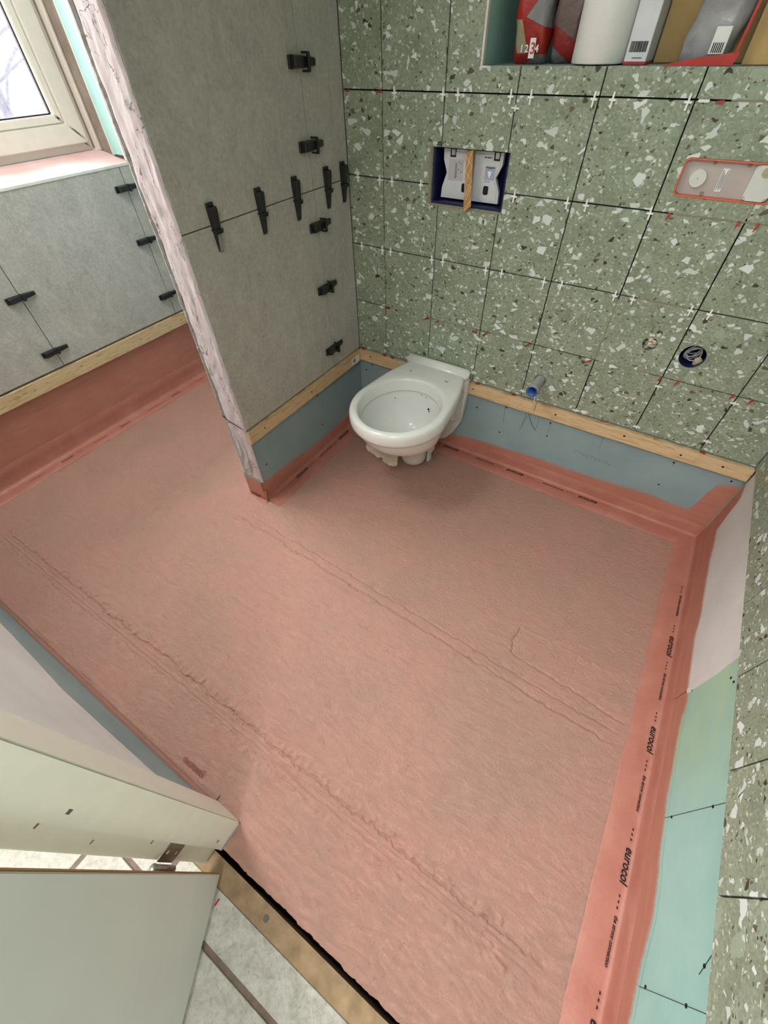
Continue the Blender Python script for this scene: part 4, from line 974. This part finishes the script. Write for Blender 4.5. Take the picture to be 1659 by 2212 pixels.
for x, z in ((1.026, 1.058), (1.026, 1.0005), (1.094, 1.058)): sub(vb, 'snap_lug', boxes((x - 0.004, x + 0.004, 0.008, 0.011, z - 0.004, z + 0.004), bevel=0.001), 'adhesive')

# ------------------------------------------------------------------ socket hole with cable, filled hole, pipe
so = empty('cable_hole', (1.183, 0.02, 0.637)); tag(so, 'round socket hole with coiled grey cable in the green tiles', 'socket hole')
bm = bmesh.new(); cyl(bm, (1.183, 0.074, 0.637), (0, -1, 0), 0.0322, 0.072, 36, caps=False); cyl(bm, (1.183, 0.0745, 0.637), (0, -1, 0), 0.0322, 0.001, 36); sub(so, 'socket_cup', bm, 'navy_plastic')
for k in range(5):
    ph = random.random() * 6; r = 0.019 + 0.004 * random.random(); el = 0.5 + 0.35 * random.random(); rot = random.uniform(0.6, 1.5)
    pts = []
    for i in range(33):
        a = ph + 2 * math.pi * i / 32 * 0.97; u, v = r * math.cos(a), r * el * math.sin(a)
        pts.append((1.183 + u * math.cos(rot) - v * math.sin(rot) + 0.004 * math.sin(k * 2), 0.02 + 0.004 * k * math.sin(a + k) + 0.003 * k, 0.639 + u * math.sin(rot) + v * math.cos(rot) + 0.003 * math.cos(k * 3)))
    sub(so, 'cable_loop', tube(pts, 0.0014, 6), 'pipe_grey')
bm = bmesh.new(); bmesh.ops.create_icosphere(bm, subdivisions=2, radius=0.012, matrix=Matrix.Translation((1.203, 0.02, 0.619)) @ Matrix.Diagonal((1, 0.5, 1.2, 1)))
for v in bm.verts: v.co += Vector((1, 1, 1)) * 0.004 * mnoise.noise(v.co * 120)
sub(so, 'filler_lump', bm, 'bag_beige')
fh = empty('filled_hole', (1.066, 0.01, 0.645)); tag(fh, 'small round hole stuffed with torn paper left of the cable hole', 'pipe hole')
for k in range(9):
    a = k * 2.4; r = 0.005 * math.sqrt(k); bm = bmesh.new()
    bmesh.ops.create_icosphere(bm, subdivisions=2, radius=0.0085, matrix=Matrix.Translation((1.066 + r * math.cos(a), 0.008, 0.645 + r * math.sin(a))) @ Matrix.Diagonal((1, 0.7, 0.6, 1)))
    for v in bm.verts: v.co += Vector((1, 1, 1)) * 0.006 * mnoise.noise(v.co * 150 + Vector((k, 0, 0)))
    sub(fh, 'paper_scrap', bm, ['paper_cream', 'adhesive', 'bag_beige'][k % 3])

pp = empty('drain_pipe', (0.79, 0, 0.44)); tag(pp, 'grey drain pipe stub with blue inside sticking out above the batten', 'pipe')
def pipe():
    bm = bmesh.new(); n = 28; P_ = [(0.018, 0.045), (0.018, -0.072), (0.019, -0.074), (0.019, -0.084), (0.0155, -0.084), (0.0155, 0.03)]
    L_ = [[bm.verts.new((0.79 + r * math.cos(2 * math.pi * k / n), y, 0.44 + r * math.sin(2 * math.pi * k / n))) for k in range(n)] for r, y in P_]
    for a, b in zip(L_, L_[1:]):
        for k in range(n): bm.faces.new((a[k], a[(k + 1) % n], b[(k + 1) % n], b[k]))
    bm.faces.new(L_[-1]); return bm
sub(pp, 'pipe_wall', pipe(), 'pipe_grey', smooth=True)
bm = bmesh.new(); n = 28
L_ = [[bm.verts.new((0.79 + r * math.cos(2 * math.pi * k / n), y, 0.44 + r * math.sin(2 * math.pi * k / n))) for k in range(n)] for r, y in ((0.0192, -0.0835), (0.0192, -0.0855), (0.0150, -0.0855), (0.0150, 0.0))]
for a, b in zip(L_, L_[1:]):
    for k in range(n): bm.faces.new((a[k], a[(k + 1) % n], b[(k + 1) % n], b[k]))
sub(pp, 'blue_lining', bm, 'pipe_blue', smooth=True, label='blue inner lining')
sub(pp, 'dangling_string', tube([(0.803, -0.078, 0.425), (0.806, -0.08, 0.40), (0.806, -0.05, 0.36), (0.807, -0.012, 0.325), (0.803, -0.009, 0.313)], 0.0011, 6), 'paper', label='white string')

# ------------------------------------------------------------------ things stored in the niche
def bag(name, x0, x1, y, depth, z0, h, mat, lean, seed, label, cat):
    """upright filled bag, pillow shaped"""
    e = empty(name, ((x0 + x1) / 2, y + depth / 2, z0)); tag(e, label, cat)
    bm = bmesh.new(); n, m = 28, 18; R_ = []
    cx, w = 0.0, (x1 - x0) / 2
    for j in range(m + 1):
        f = j / m; sq = (1 - abs(2 * f - 1) ** 5); row = []
        for k in range(n):
            a = 2 * math.pi * k / n; c, s = math.cos(a), math.sin(a)
            px = math.copysign(abs(c) ** 0.5, c) * w * (0.93 + 0.07 * sq); py = math.copysign(abs(s) ** 0.8, s) * depth / 2 * (0.35 + 0.65 * sq)
            q = Vector((px * 30, f * 6, py * 30 + seed)); d = 0.006 * mnoise.noise(q) + 0.003 * mnoise.noise(q * 2.5)
            row.append(bm.verts.new((px + lean * f * h + d * c, py + d * s * 1.5, f * h)))
        R_.append(row)
    for a, b in zip(R_, R_[1:]):
        for k in range(n): bm.faces.new((a[k], a[(k + 1) % n], b[(k + 1) % n], b[k]))
    bm.faces.new(R_[0][::-1]); bm.faces.new(R_[-1])
    o = obj('bag_body', bm, mat, e, smooth=True)
    return e, o
def front_patch(e, pts, mat, name, lean=0.0, off=-0.004, ybase=None, label=None):
    """printed area on the bag front: outline pts (x,z) local to the bag"""
    return obj(name, poly_prism(pts, ybase + off, ybase + off + 0.006, 'y'), mat, e, label=label)
def zone_mat(name, regions, base):
    """printed foil: colour fields bounded by straight lines (a,b,c): a*x+b*z+c>0, coordinates of the bag in metres"""
    t = NT(name, 0.3, 0.5)
    tc = t.n.new('ShaderNodeTexCoord'); sp = t.n.new('ShaderNodeSeparateXYZ'); t.link(tc.outputs['Object'], sp.inputs[0])
    fz, _ = t.noise(tc.outputs['Object'], 60, 3)
    f, _ = t.noise(tc.outputs['Object'], 22, 4, 0.6)
    col = srgb(*base)
    for rgb, lines in regions:
        mask = None
        for a, b, c in lines:
            v = t.math('ADD', t.math('ADD', t.math('MULTIPLY', sp.outputs[0], a), t.math('MULTIPLY', sp.outputs[2], b)), c)
            v = t.math('GREATER_THAN', v, 0.0); mask = v if mask is None else t.math('MULTIPLY', mask, v)
        col = t.mix(mask, col, srgb(*rgb))
    col = t.mix(t.rng(f, 0.35, 0.7, 0.25, 0.0), col, (0.03, 0.03, 0.03))
    t.base(col); t.bump(f, 0.6, 0.01); M[name] = t.m
# first bag: red and grey print with numbers
zone_mat('print_bag_a', [((176, 44, 36), [(1.0, -0.42, 0.052), (-1.0, 1.6, -0.004), (0.0, -1.0, 0.2)]), ((150, 150, 150), [(0.35, 1.0, -0.072)]), ((176, 44, 36), [(-1.0, 0.9, -0.078)]), ((178, 168, 138), [(-1.0, -0.35, 0.006), (1.0, 0.3, 0.022), (0.0, -1.0, 0.072), (0.0, 1.0, -0.018)]), ((176, 44, 36), [(0.0, 1.0, -0.016), (0.0, -1.0, 0.033), (1.0, 0.0, 0.005)])], (134, 134, 136))
e, o = bag('cement_bag', 0.487, 0.570, 0.040, 0.09, NZ0 + 0.001, 0.34, 'print_bag_a', 0.0, 3, 'red and grey printed powder bag with numbers, leftmost in the shelf niche', 'bag')
for k, ch in enumerate('1234'):
    bxm = -0.012 + k * 0.0125
    if ch == '3': obj('number_patch', boxes((bxm - 0.002, bxm + 0.0115, -0.0515, -0.0490, 0.010, 0.043)), 'paper', e)
    text_mesh(ch, 0.026 if ch == '3' else 0.017, 'red_plastic' if ch == '3' else 'paper', e, frame_m((bxm, -0.0520, 0.0255), (1, 0, 0), (0, 0, 1)), shear=0.0, bold=0.0004)
zone_mat('print_bag_b', [((150, 40, 34), [(-0.5, -1.0, 0.050), (0.7, 1.0, -0.012)]), ((118, 96, 92), [(0.5, 1.0, -0.05)])], (120, 118, 118))
e, o = bag('cement_bag', 0.574, 0.640, 0.062, 0.08, NZ0 + 0.001, 0.31, 'print_bag_b', 0.0, 9, 'dark red and grey foil bag squeezed behind the white paper roll', 'bag')
o = obj('tan_block', boxes((0.590, 0.636, 0.225, 0.262, NZ0 + 0.001, NZ0 + 0.30), bevel=0.006), 'tan_board'); tag(o, 'tan block standing deep in the niche between the two printed bags', 'block')
# paper roll
pr = empty('paper_roll', (0.7015, 0.062, NZ0)); tag(pr, 'thick white paper roll standing in the shelf niche', 'paper roll')
bm = bmesh.new(); n = 48
P_ = [(0.018, 0.003), (0.058, 0.002), (0.0605, 0.004), (0.0605, 0.256), (0.058, 0.259), (0.018, 0.259)]
L_ = [[bm.verts.new((r * math.cos(2 * math.pi * k / n), r * math.sin(2 * math.pi * k / n), z)) for k in range(n)] for r, z in P_]
for a, b in zip(L_, L_[1:] + L_[:1]):
    for k in range(n): bm.faces.new((a[k], a[(k + 1) % n], b[(k + 1) % n], b[k]))
obj('roll', bm, 'paper', pr, smooth=True)
# white box with barcode
wb = empty('white_carton', (0.787, 0.06, NZ0)); tag(wb, 'slim pale carton with barcode between the paper roll and the tan board', 'box')
obj('carton', boxes((-0.0235, 0.022, -0.030, 0.10, 0.001, 0.30), bevel=0.001), 'grey_white_plastic', wb)
obj('red_band', boxes((-0.024, 0.0225, -0.0306, 0.1005, 0.0015, 0.006)), 'bag_red', wb)
random.seed(11); x = -0.018
while x < 0.016:
    w_ = random.choice((0.0006, 0.0009, 0.0015)); obj('barcode_bar', boxes((x, x + w_, -0.0307, -0.0299, 0.020, 0.036)), 'dark_ink', wb); x += w_ + random.choice((0.0006, 0.0009))
for k in range(8): obj('print_mark', boxes((-0.008 + 0.0026 * k, -0.0062 + 0.0026 * k, -0.0307, -0.0299, 0.0105, 0.0122)), 'pencil', wb)
# tan board, clear bag, second tan board
o = obj('tan_board', boxes((0.812, 1.01, 0.115, 0.128, NZ0 + 0.001, NZ0 + 0.40), bevel=0.001), 'tan_board'); tag(o, 'tan wooden board standing in the niche right of the carton', 'board')
e, o = bag('clear_bag', 0.862, 0.962, 0.044, 0.06, NZ0 + 0.004, 0.27, 'clear_bag', 0.16, 21, 'crumpled grey plastic bag leaning in the niche between two tan boards', 'bag')
for v in o.data.vertices:
    v.co += Vector((0.5, 1, 0.3)) * 0.010 * mnoise.noise(v.co * 40)
ol = obj('bag_label', boxes((0.012, 0.040, -0.0355, -0.0335, 0.012, 0.05), bevel=0.0005), 'paper', e, label='white label with barcode')
for k in range(6): obj('barcode_bar', boxes((0.016 + 0.0035 * k, 0.0178 + 0.0035 * k, -0.0362, -0.0352, 0.014, 0.028)), 'dark_ink', ol)
o = obj('red_folder', boxes((0.90, 0.978, 0.004, 0.012, NZ0 + 0.001, NZ0 + 0.008)), 'bag_red')
bm = poly_prism([(0.845, NZ0 + 0.001), (0.979, NZ0 + 0.001), (0.984, NZ0 + 0.02), (0.91, NZ0 + 0.012)], 0.006, 0.009, 'y'); bpy.data.objects.remove(o)
bm2 = poly_prism([(0.9735, NZ0 + 0.001), (0.979, NZ0 + 0.001), (0.989, NZ0 + 0.16), (0.984, NZ0 + 0.16)], 0.0095, 0.020, 'y')
rf = obj('red_sleeve', bm, 'bag_red'); tag(rf, 'flat red packaging under and beside the crumpled plastic bag', 'packaging'); obj('sleeve_side', bm2, 'bag_red', rf)
o = obj('tan_board', boxes((0.993, 1.22, 0.035, 0.055, NZ0 + 0.001, NZ0 + 0.40), bevel=0.001), 'tan_board'); tag(o, 'tan wooden board filling the right end of the shelf niche', 'board')

# ------------------------------------------------------------------ door, frame, threshold, hallway
frame = struct(obj('trim_1', boxes((0.603, 0.683, -1.533, -1.598, 0.002, 2.08), (0.603, 0.664, -1.598, -1.638, -0.02, 2.08), (0.603, WB, -1.533, -1.638, 2.02, 2.08), bevel=0.002), 'cream_paint'), 'cream painted door frame post')
obj('frame_gap', boxes((0.597, 0.6035, YF, -1.5375, 0.0, 2.08)), 'cover_grey', frame)
obj('post_foot', boxes((0.681, 0.686, -1.537, -1.597, 0.0, 0.012)), 'cover_grey', frame)
for y, z, ln in ((-1.581, 0.637, 0.020), (-1.581, 0.06, 0.016)):
    obj('dent', boxes((0.6828, 0.6833, y - 0.0032, y + 0.0032, z - ln / 5, z + ln / 5), bevel=0.0002, seg=1), 'dark_hole_knot', frame)
for y, z in ((-1.62, 0.50), (-1.61, 0.32), (-1.61, 0.64)): obj('dent', boxes((0.6638, 0.6644, y - 0.003, y + 0.003, z - 0.002, z + 0.002)), 'brown_beam', frame)

door = struct(empty('door_1', (0.69, -1.655, -0.01)), 'white door leaf standing open towards the hallway')
dd = Vector((0.103, -0.191, 0)).normalized(); dn = Vector((dd.y, -dd.x, 0))   # dn points away from the camera side
P0 = Vector((0.713, -1.629, 0))
if dn.dot(Vector((1.05, -1.41, 0)) - P0) > 0: dn = -dn
def leaf():
    bm = bmesh.new()
    v = []
    for z in (-0.004, 2.0):
        for a, b in ((0, 0), (0.80, 0), (0.80, 0.038), (0, 0.038)): v.append(bm.verts.new(P0 + dd * a + dn * b + Vector((0, 0, z))))
    for f in ((0, 3, 2, 1), (4, 5, 6, 7), (0, 1, 5, 4), (1, 2, 6, 5), (2, 3, 7, 6), (3, 0, 4, 7)): bm.faces.new([v[i] for i in f])
    bmesh.ops.recalc_face_normals(bm, faces=list(bm.faces)); bmesh.ops.bevel(bm, geom=list(bm.edges), offset=0.0015, segments=2, affect='EDGES'); return bm
sub(door, 'leaf', leaf(), 'door_white')
def edge_strip():
    bm = bmesh.new(); v = []
    for z in (-0.003, 2.0):
        for a, b in ((-0.0012, 0.003), (0.0, 0.003), (0.0, 0.036), (-0.0012, 0.036)): v.append(bm.verts.new(P0 + dd * a + dn * b + Vector((0, 0, z))))
    for f in ((0, 3, 2, 1), (4, 5, 6, 7), (0, 1, 5, 4), (1, 2, 6, 5), (2, 3, 7, 6), (3, 0, 4, 7)): bm.faces.new([v[i] for i in f])
    return bm
sub(door, 'leaf_edge', edge_strip(), 'cardboard', label='brown bare edge of the door leaf')
# hinge
hg = sub(door, 'hinge', boxes((0.664, 0.6658, -1.606, -1.640, 0.172, 0.246), bevel=0.0006), 'steel', label='steel hinge plate')
bm = bmesh.new(); cyl(bm, (0.672, -1.6465, 0.165), (0, 0, 1), 0.0065, 0.086, 20); bmesh.ops.create_uvsphere(bm, u_segments=16, v_segments=10, radius=0.0078, matrix=Matrix.Translation((0.672, -1.6465, 0.254)))
obj('hinge_knuckle', bm, 'steel', hg, smooth=True)
obj('hinge_leaf', boxes((0.672, 0.700, -1.6475, -1.6455, 0.172, 0.246)), 'steel', hg)
for z in (0.19, 0.228):
    bm = bmesh.new(); cyl(bm, (0.6655, -1.622, z), (1, 0, 0), 0.0035, 0.0008, 12); obj('hinge_screw', bm, 'grey_white_plastic', hg)

# dark blocks added below the floor edge, threshold beam and hall floor
obj('slab', boxes((-1.0, WB, 0.0, -1.585, -0.2, -0.014)), 'dark_gap', floor)  # added under the floor sheet to stop light leaking in from below
obj('gap_blackout', boxes((-0.9, WB, -1.56, -1.652, -0.25, -0.085)), 'dark_gap', floor)  # near-black block added to keep the gap at the floor edge dark
beam = obj('threshold_beam', boxes((-0.6, WB, -1.609, -1.652, -0.09, -0.030)), 'brown_beam'); tag(beam, 'bare brown wooden beam in the doorway beside the pink floor', 'beam')
bm = bmesh.new(); cyl(bm, (0.850, -1.630, -0.0305), (0, 0, 1), 0.007, 0.001, 14); obj('knot', bm, 'dark_hole_knot', beam)
hall = struct(obj('floor_hall', boxes((-2.0, 2.8, -1.652, -3.6, -0.10, -0.0345)), 'grout'), 'hallway floor of stone tiles with wide brown joints')
yj = [-1.652, -1.735, -2.045, -2.355, -2.665, -2.975, -3.285]; xj0 = -1.70
for r in range(6):
    y1, y0 = (yj[r] - (0.001 if r == 0 else 0.006)), yj[r + 1] + 0.006 - (0.0)
    for c in range(9):
        x0 = -2.0 + 0.6 * c + (0.0 if r % 2 else 0.2)
        if x0 > 2.3: continue
        obj('tile', boxes((x0 + 0.006, x0 + 0.594, y0, y1, -0.036, -0.030), bevel=0.0012, seg=1), 'hall_tile', hall)
obj('paint_drip', boxes((0.735, 0.739, -1.664, -1.678, -0.0302, -0.0296)), 'bag_red', hall)
wh = struct(obj('wall_hall', boxes((-2.0, 2.8, -3.5, -3.6, -0.1, CEIL), (-2.1, -2.0, -1.65, -3.6, -0.1, CEIL), (2.8, 2.9, -1.65, -3.6, -0.1, CEIL), (WB + 0.12, 2.9, -1.55, -1.65, -0.1, CEIL)), 'wall_white'), 'white hallway walls')

# ------------------------------------------------------------------ outside the window: snowy ground and bare shrub
def bare_tree():
    e = empty('bare_tree', (-5.6, 1.5, -1.0)); tag(e, 'pale bare tree standing in the snow outside the window', 'tree')
    rs = random.Random(4); trunk = [Vector((-5.6, 1.5, -1.0)), Vector((-5.55, 1.52, 0.0)), Vector((-5.6, 1.56, 1.0)), Vector((-5.55, 1.62, 2.4))]
    def add(n_, pts, r):
        o = obj(n_, tube(pts, r, 6), 'bark', None); o.parent = e; o.matrix_parent_inverse = Matrix.Translation(e.location).inverted()
    add('trunk', trunk, 0.05)
    for k in range(26):
        z = 0.6 + 1.7 * k / 26; p = Vector((-5.58, 1.55, z)); d = Vector((rs.uniform(-.5, .5), rs.uniform(-1, 1), rs.uniform(0.2, 0.9))); pts = [p]
        for i in range(5): pts.append(pts[-1] + d * 0.16); d = d + Vector((rs.uniform(-.3, .3), rs.uniform(-.4, .4), rs.uniform(-.2, .25)))
        add('branch', pts, 0.012)
bare_tree()
ground = struct(obj('ground', boxes((-30, -1.7, -20, 20, -1.2, -1.0)), 'snow'), 'snow covered ground outside the window')
